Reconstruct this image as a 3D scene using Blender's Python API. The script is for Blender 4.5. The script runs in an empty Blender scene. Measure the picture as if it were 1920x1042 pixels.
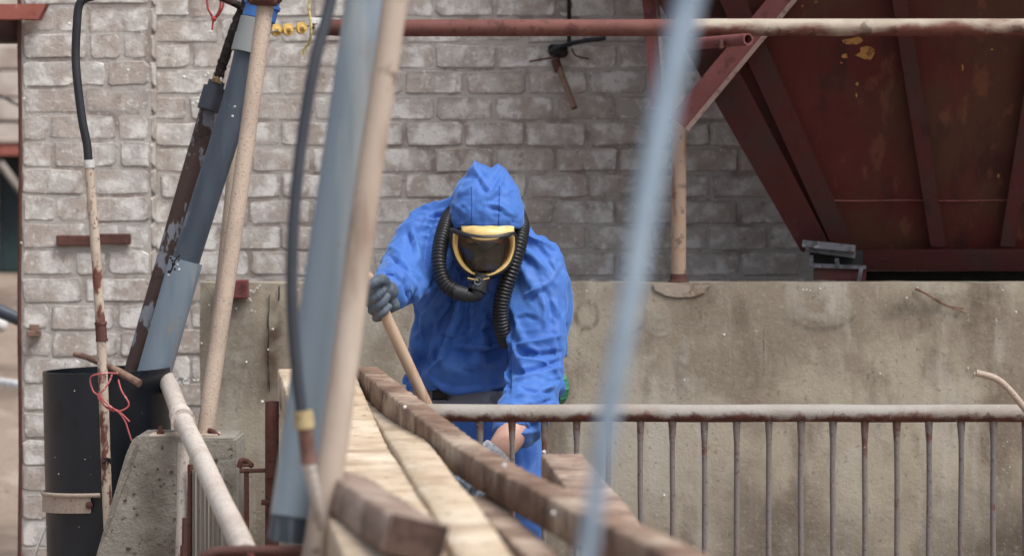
import bpy, bmesh, math, random
import numpy as np
from mathutils import Vector, Matrix, noise
from mathutils.bvhtree import BVHTree

# ------------------------------------------------------------------ camera, sky, sun, exposure
scene = bpy.context.scene
COL = scene.collection
FPX, CX, HY, CAMH = 5333.0, 960.0, 380.0, 1.55      # focal length in photo pixels, horizon row, eye height

cam_data = bpy.data.cameras.new("camera")
cam_data.lens = 100
cam_data.sensor_width = 36
cam_data.shift_y = -(521 - HY) / 1920.0
cam_data.clip_end = 500
cam_data.dof.use_dof = True
cam_data.dof.focus_distance = 8.35
cam_data.dof.aperture_fstop = 3.2
cam = bpy.data.objects.new("camera", cam_data)
cam.location = (0, 0, CAMH)
cam.rotation_euler = (math.radians(90), 0, 0)
COL.objects.link(cam)
scene.camera = cam

SUN_EL, SUN_AZ = math.radians(60), math.radians(132)   # azimuth clockwise from +Y (camera looks along +Y)
world = bpy.data.worlds.new("World")
scene.world = world
world.use_nodes = True
wn = world.node_tree
bg = wn.nodes["Background"]
sky = wn.nodes.new("ShaderNodeTexSky")
sky.sky_type = 'NISHITA'
sky.sun_disc = False
sky.sun_elevation = SUN_EL
sky.sun_rotation = SUN_AZ
sky.dust_density = 4.0
sky.air_density = 1.0
hsv = wn.nodes.new("ShaderNodeHueSaturation")
hsv.inputs["Saturation"].default_value = 0.52
wn.links.new(sky.outputs[0], hsv.inputs["Color"])
wn.links.new(hsv.outputs[0], bg.inputs["Color"])
bg.inputs["Strength"].default_value = 0.10

sun_data = bpy.data.lights.new("sun", 'SUN')
sun_data.energy = 1.5
sun_data.angle = math.radians(32)
sun_data.color = (1.0, 0.98, 0.95)
sun = bpy.data.objects.new("sun", sun_data)
sd = Vector((math.sin(SUN_AZ) * math.cos(SUN_EL), math.cos(SUN_AZ) * math.cos(SUN_EL), math.sin(SUN_EL)))
sun.rotation_euler = sd.to_track_quat('Z', 'Y').to_euler()
sun.location = (3, -4, 9)
COL.objects.link(sun)

vs = scene.view_settings
vs.view_transform = 'Standard'
vs.look = 'None'
vs.gamma = 1
vs.use_curve_mapping = False
vs.exposure = 0.80
scene.cycles.use_denoising = True
scene.cycles.max_bounces = 6
scene.cycles.diffuse_bounces = 3
scene.cycles.use_adaptive_sampling = True
scene.cycles.adaptive_threshold = 0.015
scene.cycles.transparent_max_bounces = 12

random.seed(7)
rnd = random.uniform

# ------------------------------------------------------------------ helpers
def P(x, y, Y):
    """the point at distance Y in front of the camera seen at photo pixel (x, y)"""
    return Vector(((x - CX) / FPX * Y, Y, CAMH - (y - HY) / FPX * Y))

def S(px, Y):
    return px / FPX * Y

def PXY(co):
    return CX + co[:, 0] / co[:, 1] * FPX, HY + (CAMH - co[:, 2]) / co[:, 1] * FPX

ORG = {}

def tag(o, label=None, cat=None, group=None, kind=None):
    if label: o["label"] = label
    if cat: o["category"] = cat
    if group: o["group"] = group
    if kind: o["kind"] = kind
    return o

def thing(name, loc, label, cat, group=None):
    o = bpy.data.objects.new(name, None)
    o.empty_display_size = 0.1
    COL.objects.link(o)
    o.location = loc
    ORG[o.name] = Vector(loc)
    return tag(o, label, cat, group)

def link_mesh(name, me, mat=None, parent=None, smooth=True):
    o = bpy.data.objects.new(name, me)
    COL.objects.link(o)
    if mat: me.materials.append(mat)
    me.polygons.foreach_set("use_smooth", [smooth] * len(me.polygons))
    org = Vector((0, 0, 0))
    if parent:
        o.parent = parent
        org = ORG[parent.name]
    ORG[o.name] = org
    if org.length > 0:
        me.transform(Matrix.Translation(-org))
    return o

def spl(pts, n):
    """Catmull-Rom through tuples of any width, n samples per span"""
    pts = [tuple(p) for p in pts]
    if len(pts) == 2:
        a, b = pts
        return [tuple(a[k] + (b[k] - a[k]) * i / n for k in range(len(a))) for i in range(n + 1)]
    q = [tuple(2 * a - b for a, b in zip(pts[0], pts[1]))] + pts + [tuple(2 * a - b for a, b in zip(pts[-1], pts[-2]))]
    out = []
    for i in range(1, len(q) - 2):
        for j in range(n):
            t = j / n
            out.append(tuple(0.5 * ((2 * p1) + (-p0 + p2) * t + (2 * p0 - 5 * p1 + 4 * p2 - p3) * t * t + (-p0 + 3 * p1 - 3 * p2 + p3) * t ** 3)
                             for p0, p1, p2, p3 in zip(q[i - 1], q[i], q[i + 1], q[i + 2])))
    out.append(pts[-1])
    return out

def pp(lst, n=6):
    """spline of (x, y, Y[, r]) pixel tuples -> list of points, list of radii"""
    s = spl(lst, n)
    return [P(a[0], a[1], a[2]) for a in s], ([a[3] for a in s] if len(s[0]) > 3 else None)

class MB:
    """collects geometry for ONE mesh; keeps two vertex attributes: along (m) and under (-1 top .. 1 underside)"""
    def __init__(s):
        s.v, s.f, s.al, s.un = [], [], [], []
    def vert(s, p, al=0.0, un=0.0):
        s.v.append(tuple(p)); s.al.append(al); s.un.append(un)
        return len(s.v) - 1
    def tube(s, pts, r, seg=16, caps=True, closed=False, flat=1.0, ref=None, jit=0.0, a0=0.0):
        pts = [Vector(p) for p in pts]
        n = len(pts)
        rr = r if isinstance(r, (list, tuple)) else [r] * n
        tang = []
        for i in range(n):
            if closed:
                t = pts[(i + 1) % n] - pts[i - 1]
            else:
                t = pts[min(i + 1, n - 1)] - pts[max(i - 1, 0)]
            tang.append(t.normalized())
        up = Vector(ref) if ref else Vector((0, 0, 1))
        if abs(tang[0].dot(up)) > 0.95: up = Vector((0, -1, 0))
        x = (up - tang[0] * up.dot(tang[0])).normalized()
        rings, L = [], a0
        for i in range(n):
            t = tang[i]
            x = (x - t * x.dot(t)).normalized()
            y = t.cross(x)
            if i: L += (pts[i] - pts[i - 1]).length
            ring = []
            for k in range(seg):
                a = 2 * math.pi * k / seg
                d = x * math.cos(a) + y * (math.sin(a) * flat)
                j = 1 + (rnd(-jit, jit) if jit else 0)
                ring.append(s.vert(pts[i] + d * rr[i] * j, L, -d.z))
            rings.append(ring)
        m = n if closed else n - 1
        for i in range(m):
            a, b = rings[i], rings[(i + 1) % n]
            for k in range(seg):
                s.f.append((a[k], a[(k + 1) % seg], b[(k + 1) % seg], b[k]))
        if caps and not closed:
            s.f.append(tuple(reversed(rings[0]))); s.f.append(tuple(rings[-1]))
        return rings
    def pipe_end(s, p, d, r_out, r_in, depth=0.12, seg=20):
        """open end of a hollow pipe: rim and inner wall going back from p against d"""
        d = Vector(d).normalized(); p = Vector(p)
        x = d.orthogonal().normalized(); y = d.cross(x)
        R = []
        for (q, r) in ((p, r_out), (p, r_in), (p - d * depth, r_in)):
            R.append([s.vert(q + (x * math.cos(2 * math.pi * k / seg) + y * math.sin(2 * math.pi * k / seg)) * r) for k in range(seg)])
        for a, b in ((R[0], R[1]), (R[1], R[2])):
            for k in range(seg):
                s.f.append((a[k], a[(k + 1) % seg], b[(k + 1) % seg], b[k]))
        s.f.append(tuple(R[2]))
    def box(s, lo, hi, M=None):
        c = [Vector((x, y, z)) for z in (lo[2], hi[2]) for y in (lo[1], hi[1]) for x in (lo[0], hi[0])]
        s.hexa([c[0], c[1], c[3], c[2]], [c[4], c[5], c[7], c[6]], M)
    def hexa(s, a, b, M=None):
        """a, b: two quads (4 points each, same order), joined to a solid"""
        i = [s.vert(M @ Vector(p) if M else p) for p in list(a) + list(b)]
        s.f += [(i[3], i[2], i[1], i[0]), (i[4], i[5], i[6], i[7])]
        for k in range(4):
            s.f.append((i[k], i[(k + 1) % 4], i[4 + (k + 1) % 4], i[4 + k]))
    def bevbox(s, lo, hi, b=0.003, M=None):
        bm = bmesh.new()
        bmesh.ops.create_cube(bm, size=1)
        for v in bm.verts:
            v.co = Vector([lo[k] + (v.co[k] + .5) * (hi[k] - lo[k]) for k in range(3)])
        bmesh.ops.bevel(bm, geom=list(bm.edges), offset=b, segments=1, affect='EDGES')
        s.add_bm(bm, M)
    def add_bm(s, bm, M=None):
        bm.verts.index_update()
        o = len(s.v)
        for v in bm.verts: s.vert(M @ v.co if M else v.co)
        for f in bm.faces: s.f.append(tuple(o + v.index for v in f.verts))
        bm.free()
    def lathe(s, prof, p, d, seg=24):
        """prof: (distance along d, radius) list"""
        d = Vector(d).normalized(); p = Vector(p)
        x = d.orthogonal().normalized(); y = d.cross(x)
        R = [[s.vert(p + d * h + (x * math.cos(2 * math.pi * k / seg) + y * math.sin(2 * math.pi * k / seg)) * max(r, 1e-5)) for k in range(seg)] for h, r in prof]
        for a, b in zip(R, R[1:]):
            for k in range(seg):
                s.f.append((a[k], a[(k + 1) % seg], b[(k + 1) % seg], b[k]))
        s.f.append(tuple(reversed(R[0]))); s.f.append(tuple(R[-1]))
    def ell(s, c, r, seg=16, rings=10, M=None):
        bm = bmesh.new()
        bmesh.ops.create_uvsphere(bm, u_segments=seg, v_segments=rings, radius=1)
        for v in bm.verts: v.co = Vector((v.co.x * r[0], v.co.y * r[1], v.co.z * r[2]))
        T = Matrix.Translation(Vector(c))
        s.add_bm(bm, T @ M if M else T)
    def mesh(s, name):
        me = bpy.data.meshes.new(name)
        me.from_pydata(s.v, [], s.f)
        me.attributes.new("along", 'FLOAT', 'POINT').data.foreach_set("value", s.al)
        me.attributes.new("under", 'FLOAT', 'POINT').data.foreach_set("value", s.un)
        bm = bmesh.new(); bm.from_mesh(me)
        bmesh.ops.recalc_face_normals(bm, faces=bm.faces)
        bm.to_mesh(me); bm.free()
        return me
    def build(s, name, mat, parent=None, smooth=True, angle=40):
        me = s.mesh(name)
        o = link_mesh(name, me, mat, parent, smooth)
        if smooth and angle:
            me.set_sharp_from_angle(angle=math.radians(angle))
        return o

# ------------------------------------------------------------------ materials
def C(r, g, b):
    """8-bit display colour -> linear"""
    f = lambda c: (c / 255 / 12.92) if c / 255 <= 0.04045 else ((c / 255 + 0.055) / 1.055) ** 2.4
    return (f(r), f(g), f(b), 1)

def muted(c, k=.80):
    l = .25 * c[0] + .6 * c[1] + .15 * c[2]
    return tuple(l + (v - l) * k for v in c[:3]) + (1,)

def layered(name, base, layers=(), rough=0.8, bump=(), metallic=0.0, spec=0.3, rand=0.0, mute=.80):
    """base colour, then layers of (colour, noise scale, lo, hi) masks; every mask has a shape of its own in object space"""
    base = muted(base, mute); layers = [dict(d, c=muted(d["c"], mute)) for d in layers]
    m = bpy.data.materials.new(name); m.use_nodes = True
    nt = m.node_tree; N = nt.nodes; L = nt.links
    b = N["Principled BSDF"]
    b.inputs["Metallic"].default_value = metallic
    b.inputs["Specular IOR Level"].default_value = spec
    tc = N.new("ShaderNodeTexCoord"); oi = N.new("ShaderNodeObjectInfo")
    mul = N.new("ShaderNodeMath"); mul.operation = 'MULTIPLY'; mul.inputs[1].default_value = 47.0
    L.new(oi.outputs["Random"], mul.inputs[0])
    add = N.new("ShaderNodeVectorMath"); add.operation = 'ADD'
    L.new(tc.outputs["Object"], add.inputs[0]); L.new(mul.outputs[0], add.inputs[1])
    vec = add.outputs[0]
    def nz(scale, st=(1, 1, 1), det=5, rg=0.6, off=0.0, kind='N'):
        mp = N.new("ShaderNodeMapping"); L.new(vec, mp.inputs[0])
        mp.inputs["Scale"].default_value = st
        mp.inputs["Location"].default_value = (off, off * 1.7, off * .6)
        if kind == 'E':      # crease network: distance to warped cell borders
            w = N.new("ShaderNodeTexNoise"); w.inputs["Scale"].default_value = scale * .6; L.new(mp.outputs[0], w.inputs["Vector"])
            va = N.new("ShaderNodeVectorMath"); va.operation = 'MULTIPLY_ADD'; L.new(w.outputs["Color"], va.inputs[0])
            va.inputs[1].default_value = (1.1 / scale,) * 3; L.new(mp.outputs[0], va.inputs[2])
            t = N.new("ShaderNodeTexVoronoi"); t.feature = 'DISTANCE_TO_EDGE'; t.inputs["Scale"].default_value = scale
            L.new(va.outputs[0], t.inputs["Vector"])
            mr = N.new("ShaderNodeMapRange"); L.new(t.outputs["Distance"], mr.inputs[0]); mr.inputs[2].default_value = .16
            return mr.outputs[0]
        if kind == 'V':
            t = N.new("ShaderNodeTexVoronoi"); t.inputs["Scale"].default_value = scale
            L.new(mp.outputs[0], t.inputs["Vector"]); return t.outputs["Distance"]
        t = N.new("ShaderNodeTexNoise"); t.inputs["Scale"].default_value = scale
        t.inputs["Detail"].default_value = det; t.inputs["Roughness"].default_value = rg
        L.new(mp.outputs[0], t.inputs["Vector"])
        return t.outputs["Fac"]
    cur = None
    rgb = N.new("ShaderNodeRGB"); rgb.outputs[0].default_value = base
    cur = rgb.outputs[0]
    if rand:
        mr = N.new("ShaderNodeMapRange"); L.new(oi.outputs["Random"], mr.inputs[0])
        mr.inputs[3].default_value = 1 - rand; mr.inputs[4].default_value = 1 + rand
        mx = N.new("ShaderNodeVectorMath"); mx.operation = 'SCALE'
        L.new(cur, mx.inputs[0]); L.new(mr.outputs[0], mx.inputs["Scale"]); cur = mx.outputs[0]
    for i, d in enumerate(layers):
        fac = nz(d['s'], d.get('st', (1, 1, 1)), d.get('det', 4), d.get('rg', .6), 3.1 * (i + 1) + d.get('off', 0), d.get('kind', 'N'))
        if 'attr' in d:
            at = N.new("ShaderNodeAttribute"); at.attribute_name = d['attr']
            ma = N.new("ShaderNodeMath"); ma.operation = 'MULTIPLY_ADD'
            L.new(at.outputs["Fac"], ma.inputs[0]); ma.inputs[1].default_value = d['k']; L.new(fac, ma.inputs[2])
            fac = ma.outputs[0]
        if 'axis' in d:       # gradient along an object axis, added to the noise
            sp = N.new("ShaderNodeSeparateXYZ"); L.new(tc.outputs["Object"], sp.inputs[0])
            ma = N.new("ShaderNodeMath"); ma.operation = 'MULTIPLY_ADD'
            L.new(sp.outputs[d['axis']], ma.inputs[0]); ma.inputs[1].default_value = d['k']
            ma2 = N.new("ShaderNodeMath"); ma2.operation = 'ADD'; ma2.inputs[1].default_value = d.get('c0', 0)
            L.new(fac, ma.inputs[2]); L.new(ma.outputs[0], ma2.inputs[0]); fac = ma2.outputs[0]
        if d.get('edge'):     # worn margin of a brick: generated coordinates
            sp = N.new("ShaderNodeSeparateXYZ"); L.new(tc.outputs["Generated"], sp.inputs[0])
            def absd(o):
                a = N.new("ShaderNodeMath"); a.operation = 'SUBTRACT'; L.new(o, a.inputs[0]); a.inputs[1].default_value = .5
                c = N.new("ShaderNodeMath"); c.operation = 'ABSOLUTE'; L.new(a.outputs[0], c.inputs[0]); return c.outputs[0]
            ax, az = absd(sp.outputs[0]), absd(sp.outputs[2])
            pw = []
            for q, e in ((ax, 9.0), (az, 4.5)):
                w = N.new("ShaderNodeMath"); w.operation = 'MULTIPLY'; L.new(q, w.inputs[0]); w.inputs[1].default_value = 2
                w2 = N.new("ShaderNodeMath"); w2.operation = 'POWER'; L.new(w.outputs[0], w2.inputs[0]); w2.inputs[1].default_value = e; pw.append(w2.outputs[0])
            mxx = N.new("ShaderNodeMath"); mxx.operation = 'MAXIMUM'; L.new(pw[0], mxx.inputs[0]); L.new(pw[1], mxx.inputs[1])
            ma = N.new("ShaderNodeMath"); ma.operation = 'MULTIPLY_ADD'; L.new(mxx.outputs[0], ma.inputs[0]); ma.inputs[1].default_value = d['edge']; L.new(fac, ma.inputs[2])
            fac = ma.outputs[0]
        if d.get('rnd'):      # more on some objects than on others
            ma = N.new("ShaderNodeMath"); ma.operation = 'MULTIPLY_ADD'
            L.new(oi.outputs["Random"], ma.inputs[0]); ma.inputs[1].default_value = d['rnd']; L.new(fac, ma.inputs[2]); fac = ma.outputs[0]
        mr = N.new("ShaderNodeMapRange"); mr.interpolation_type = 'SMOOTHSTEP'
        L.new(fac, mr.inputs[0])
        mr.inputs[1].default_value = d.get('lo', .5); mr.inputs[2].default_value = d.get('hi', .6)
        mr.inputs[4].default_value = d.get('amt', 1.0)
        mix = N.new("ShaderNodeMix"); mix.data_type = 'RGBA'
        L.new(mr.outputs[0], mix.inputs[0]); L.new(cur, mix.inputs[6]); mix.inputs[7].default_value = d['c']
        cur = mix.outputs[2]
    L.new(cur, b.inputs["Base Color"])
    rr = N.new("ShaderNodeMapRange"); L.new(nz(9, off=11), rr.inputs[0])
    rr.inputs[1].default_value = .3; rr.inputs[2].default_value = .7
    rr.inputs[3].default_value = max(0, rough - .1); rr.inputs[4].default_value = min(1, rough + .1)
    L.new(rr.outputs[0], b.inputs["Roughness"])
    prev = None
    for i, bp in enumerate(bump):
        t = nz(bp[0], bp[3] if len(bp) > 3 else (1, 1, 1), 3, .65, 20 + i, bp[4] if len(bp) > 4 else 'N')
        bn = N.new("ShaderNodeBump"); bn.inputs["Strength"].default_value = bp[1]; bn.inputs["Distance"].default_value = bp[2]
        L.new(t, bn.inputs["Height"])
        if prev: L.new(prev, bn.inputs["Normal"])
        prev = bn.outputs[0]
    if prev: L.new(prev, b.inputs["Normal"])
    return m

M = {}
M['brick'] = layered("limewashed brick", C(196, 188, 180), [
    dict(c=C(228, 223, 216), s=14, lo=.42, hi=.58, amt=.95),
    dict(c=C(172, 150, 134), s=9, lo=.48, hi=.66, amt=.7, rnd=.10),
    dict(c=C(166, 154, 145), s=13, lo=.62, hi=.92, edge=.46, rnd=.10),
    dict(c=C(146, 124, 110), s=19, lo=.58, hi=.72, amt=.7, st=(1, 1, .6)),
    dict(c=C(220, 217, 212), s=46, lo=.57, hi=.68, amt=.7),
    dict(c=C(100, 84, 74), s=70, lo=.62, hi=.72, amt=.5)], rough=.95, bump=((30, .6, .004), (120, .7, .004)), rand=.06, mute=.68)
M['mortar'] = layered("dirty mortar", C(186, 177, 168), [
    dict(c=C(152, 136, 125), s=6, lo=.46, hi=.62), dict(c=C(182, 176, 170), s=24, lo=.52, hi=.66, amt=.8),
    dict(c=C(104, 90, 80), s=40, lo=.62, hi=.72, amt=.5)], rough=.95, bump=((40, .7, .006), (150, .6, .004)), mute=.68)
M['concrete'] = layered("stained concrete", C(170, 158, 136), [
    dict(c=C(142, 128, 109), s=2.6, lo=.42, hi=.60),
    dict(c=C(178, 170, 152), s=3.6, lo=.50, hi=.66, amt=.75, st=(1, 1, .5)),
    dict(c=C(108, 92, 74), s=6, lo=.52, hi=.68, amt=.6, st=(1, 1, .35)),
    dict(c=C(188, 180, 166), s=9, lo=.56, hi=.70, amt=.5, st=(1, 1, .14)),
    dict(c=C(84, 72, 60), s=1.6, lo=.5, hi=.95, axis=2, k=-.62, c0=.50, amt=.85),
    dict(c=C(184, 176, 162), s=42, lo=.54, hi=.68, amt=.22),
    dict(c=C(94, 80, 66), s=55, lo=.60, hi=.72, amt=.5),
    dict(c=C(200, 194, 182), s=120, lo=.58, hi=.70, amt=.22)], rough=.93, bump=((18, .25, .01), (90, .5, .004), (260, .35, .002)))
M['plinth'] = layered("porous cast concrete", C(142, 136, 124), [
    dict(c=C(116, 108, 96), s=5, lo=.45, hi=.65), dict(c=C(168, 162, 150), s=9, lo=.58, hi=.72, amt=.6),
    dict(c=C(70, 62, 54), s=42, lo=.64, hi=.70, amt=.8), dict(c=C(92, 80, 66), s=3, lo=.55, hi=.7, amt=.5, st=(1, 1, .3))],
    rough=.93, bump=((40, .7, .008), (140, .5, .004)))
M['dirt'] = layered("sandy ground", C(150, 130, 112), [
    dict(c=C(116, 98, 84), s=.8, lo=.45, hi=.62), dict(c=C(176, 158, 140), s=3, lo=.55, hi=.7, amt=.6),
    dict(c=C(90, 74, 62), s=12, lo=.6, hi=.7, amt=.6)], rough=.97, bump=((6, .6, .05), (40, .5, .02)))
RUST = C(98, 52, 40); RUSTD = C(66, 36, 30); RUSTL = C(150, 96, 66)
def rusty(name, paint, amount=.5, scale=14, under=0.0, rough=.75, rust=RUST, dirt=C(150, 132, 112), st=(1, 1, 1), flake=C(190, 182, 168), dust=.5, top=False):
    ly = [dict(c=dirt, s=6, lo=.45, hi=.65, amt=dust)]
    d = dict(c=rust, s=scale, lo=1 - amount - (.08 if under else 0), hi=(1.22 if under else 1.1) - amount, st=st)
    if under: d.update(attr='under', k=under)
    ly.append(d)
    if top: ly.append(dict(c=C(104, 66, 56), s=14, attr='along', k=-.8, lo=.40, hi=.54, rnd=-.12, amt=.9))
    ly.append(dict(c=RUSTD, s=scale * 2.5, lo=.56, hi=.68, amt=.55, **(dict(attr='under', k=under * .6) if under else {})))
    ly.append(dict(c=flake, s=55, lo=.66, hi=.72, amt=.5))
    return layered(name, paint, ly, rough=rough, bump=((scale * 2, .35, .004), (160, .5, .0025)), spec=.35)
M['rail'] = rusty("weathered rail paint", C(158, 152, 144), .48, 16, under=.36, dirt=C(142, 124, 106))
M['railbar'] = rusty("rusted bar", C(122, 112, 106), .40, 40, under=0, st=(1, 1, .3), dirt=C(112, 108, 116), rust=C(112, 64, 52), top=True)
M['toppipe'] = rusty("cream over rust pipe", C(186, 172, 152), .56, 9, under=.16, st=(.5, 1, 1), rust=C(112, 58, 46))
M['toppipe_red'] = rusty("rust red pipe", C(116, 66, 58), .45, 10, rust=C(96, 50, 42), dirt=C(132, 80, 66), flake=C(150, 110, 92))
M['beigepipe'] = rusty("dusty beige pipe", C(186, 164, 144), .36, 70, rust=C(136, 96, 74), dirt=C(168, 148, 130), dust=.6, flake=C(196, 178, 158))
M['pinkpipe'] = rusty("pale pinkish handrail paint", C(200, 188, 176), .36, 40, rust=C(150, 118, 98), dirt=C(176, 156, 140), st=(1, .3, .3), flake=C(222, 216, 206))
M['creamrust'] = rusty("cream paint flaking to rust", C(192, 174, 152), .50, 26, rust=C(112, 62, 52), st=(1, 1, .5), dirt=C(160, 132, 110), dust=.35)
M['rust'] = rusty("rust", C(92, 56, 48), .5, 15, dirt=C(112, 68, 56), flake=C(140, 104, 88))
M['oxide'] = rusty("red oxide paint", C(122, 62, 60), .35, 10, rust=C(92, 44, 40), dirt=C(136, 84, 80), flake=C(160, 126, 118))
M['postpipe'] = rusty("sun bleached post", C(176, 146, 120), .42, 10, rust=C(150, 108, 82), st=(1, 1, .3), dirt=C(170, 140, 116))
M['hopper'] = layered("dark red hopper steel", C(86, 25, 20), [
    dict(c=C(80, 48, 30), s=1.8, lo=.46, hi=.64, amt=.8), dict(c=C(92, 28, 24), s=3.5, lo=.56, hi=.7, amt=.7),
    dict(c=C(56, 24, 22), s=9, lo=.52, hi=.68, amt=.7, st=(1, 1, .18)), dict(c=C(124, 70, 44), s=13, lo=.58, hi=.70, amt=.45, st=(1, 1, .25)),
    dict(c=C(120, 84, 64), s=80, lo=.66, hi=.74, amt=.4)], rough=.7, bump=((14, .3, .006), (120, .4, .002)))
M['hopper_dark'] = layered("hopper frame steel", C(78, 30, 28), [
    dict(c=C(62, 42, 36), s=4, lo=.45, hi=.65), dict(c=C(92, 50, 48), s=9, lo=.6, hi=.72, amt=.5), dict(c=C(44, 24, 24), s=12, lo=.58, hi=.7, amt=.6)],
    rough=.75, bump=((30, .4, .004),))
M['yellowpaint'] = layered("flaked yellow paint", C(176, 122, 40), [dict(c=C(120, 72, 30), s=30, lo=.5, hi=.6)], rough=.7, bump=((60, .4, .002),))
M['pvc'] = layered("blue grey plastic pipe", C(128, 146, 160), [
    dict(c=C(104, 126, 146), s=5, lo=.45, hi=.62, st=(1, 1, .15)), dict(c=C(166, 174, 174), s=11, lo=.52, hi=.68, amt=.7, st=(1, 1, .08)), dict(c=C(150, 136, 116), s=12, lo=.60, hi=.70, amt=.55, st=(1, 1, .4)),
    dict(c=C(140, 130, 116), s=8, lo=.6, hi=.74, amt=.6), dict(c=C(96, 92, 88), s=50, lo=.68, hi=.73, amt=.6)], rough=.5, spec=.4, bump=((60, .12, .002),))
M['pvc_dark'] = layered("slate plastic pipe", C(62, 73, 87), [
    dict(c=C(74, 86, 100), s=9, lo=.50, hi=.68, st=(1, 1, .08)), dict(c=C(116, 126, 136), s=24, lo=.64, hi=.7, amt=.6, st=(1, 1, .05)), dict(c=C(104, 96, 88), s=9, lo=.6, hi=.74, amt=.5),
    dict(c=C(54, 62, 72), s=14, lo=.6, hi=.72, amt=.5, st=(1, 1, .2)), dict(c=C(140, 140, 136), s=70, lo=.69, hi=.74, amt=.5)], rough=.42, spec=.45, bump=((50, .1, .002),))
M['pvc_grey'] = layered("grey plastic collar", C(140, 144, 144), [dict(c=C(120, 120, 116), s=8, lo=.5, hi=.65), dict(c=C(120, 92, 78), s=40, lo=.66, hi=.72, amt=.6)], rough=.55, bump=((60, .1, .002),))
M['blueplastic'] = layered("blue clamp plastic", C(34, 108, 190), [dict(c=C(28, 86, 160), s=9, lo=.5, hi=.7), dict(c=C(104, 100, 110), s=30, lo=.66, hi=.74, amt=.5)], rough=.45, spec=.45)
M['peeling'] = layered("peeling grey pipe", C(128, 132, 142), [dict(c=C(78, 58, 52), s=15, lo=.45, hi=.49, st=(1, 1, .5)), dict(c=C(48, 40, 38), s=22, lo=.55, hi=.66, amt=.7), dict(c=C(150, 150, 156), s=60, lo=.67, hi=.72, amt=.6)],
    rough=.7, bump=((16, .5, .004), (80, .4, .003)))
M['rubber'] = layered("black rubber hose", C(40, 42, 48), [dict(c=C(62, 64, 70), s=8, lo=.5, hi=.68, amt=.7), dict(c=C(120, 116, 112), s=60, lo=.68, hi=.74, amt=.5)], rough=.5, spec=.4, bump=((80, .15, .002),))
M['hosefg'] = layered("dark blue grey hose", C(56, 62, 72), [dict(c=C(78, 84, 92), s=6, lo=.5, hi=.68)], rough=.5, spec=.4)
M['tarry'] = layered("tarry black hose", C(40, 32, 32), [dict(c=C(74, 52, 48), s=30, lo=.52, hi=.62), dict(c=C(24, 20, 22), s=50, lo=.55, hi=.65), dict(c=C(140, 130, 124), s=90, lo=.69, hi=.73)], rough=.8, bump=((70, .9, .006), (160, .6, .004)))
M['binblack'] = layered("black polyethylene", C(15, 20, 29), [dict(c=C(28, 35, 46), s=3, lo=.48, hi=.68, st=(1, 1, .3)), dict(c=C(18, 22, 30), s=7, lo=.52, hi=.66), dict(c=C(108, 104, 100), s=90, lo=.70, hi=.74, amt=.6),
    dict(c=C(96, 84, 74), s=5, lo=.6, hi=.8, amt=.4)], rough=.36, spec=.5, bump=((90, .12, .002),))
M['brass'] = layered("dull brass", C(176, 140, 84), [dict(c=C(120, 92, 60), s=40, lo=.5, hi=.65)], rough=.5, metallic=.5, bump=((90, .3, .002),))
M['tape'] = layered("yellowed tape", C(186, 164, 112), [dict(c=C(146, 120, 80), s=30, lo=.5, hi=.65)], rough=.8, bump=((70, .4, .003),))
M['brownpipe'] = layered("brown pipe", C(130, 92, 78), [dict(c=C(104, 70, 60), s=14, lo=.5, hi=.65)], rough=.7)
M['whitepaint'] = layered("white paint", C(214, 216, 216), [dict(c=C(186, 184, 178), s=14, lo=.5, hi=.65), dict(c=RUST, s=24, lo=.66, hi=.7)], rough=.6)
M['yellow'] = layered("yellow plastic", C(222, 180, 72), [dict(c=C(196, 150, 54), s=40, lo=.55, hi=.7)], rough=.5, spec=.4)
M['rope'] = layered("yellow rope", C(206, 190, 112), [dict(c=C(170, 150, 90), s=80, lo=.5, hi=.6)], rough=.9, bump=((200, .6, .003),))
M['redwire'] = layered("red wire", C(190, 84, 84), [dict(c=C(232, 150, 148), s=30, lo=.52, hi=.62), dict(c=C(180, 52, 58), s=14, lo=.55, hi=.65)], rough=.5)
M['redstring'] = layered("red string", C(178, 52, 50), [dict(c=C(140, 36, 38), s=50, lo=.5, hi=.6)], rough=.8)
M['twig'] = layered("weathered stick", C(140, 110, 92), [dict(c=C(104, 78, 66), s=18, lo=.48, hi=.62), dict(c=C(180, 160, 142), s=40, lo=.62, hi=.7)], rough=.9, bump=((60, .5, .003),))
M['broomwood'] = layered("ash wood handle", C(186, 156, 128), [dict(c=C(164, 124, 92), s=20, lo=.48, hi=.64, st=(1, 1, .15)), dict(c=C(206, 176, 146), s=9, lo=.58, hi=.7, amt=.6)], rough=.6, bump=((90, .15, .001),))
def wood(name, base, dark, light, grain, spots):
    # saw marks run across the timber: fast variation along its length ("along" is the metre mark on the timber)
    m = layered(name, base, [
        dict(c=dark, s=7, lo=.46, hi=.66, amt=.8), dict(c=light, s=4, lo=.5, hi=.68, amt=.8),
        dict(c=grain, s=34, lo=.5, hi=.66, amt=.42, st=(.25, 1.6, .25)), dict(c=light, s=52, lo=.56, hi=.70, amt=.7, st=(.2, 1.4, .2)),
        dict(c=grain, s=5, lo=.52, hi=.68, amt=.5),
        dict(c=spots, s=30, lo=.60, hi=.70, amt=.7)], mute=.82, rough=.9, bump=((40, .7, .005, (.25, 1.5, .25)), (90, .6, .004)))
    return m
M['wood_dark'] = wood("old dark timber", C(142, 114, 94), C(98, 70, 54), C(194, 174, 150), C(92, 62, 46), C(66, 50, 44))
M['wood_light'] = wood("pale sawn timber", C(200, 178, 148), C(174, 146, 116), C(222, 206, 182), C(142, 112, 84), C(98, 76, 58))
M['wood_mid'] = wood("brown sawn timber", C(168, 142, 122), C(124, 98, 84), C(200, 180, 160), C(110, 82, 68), C(80, 60, 52))
M['wood_grey'] = wood("grey brown timber", C(148, 124, 108), C(98, 76, 64), C(178, 158, 142), C(84, 64, 56), C(60, 48, 44))
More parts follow.
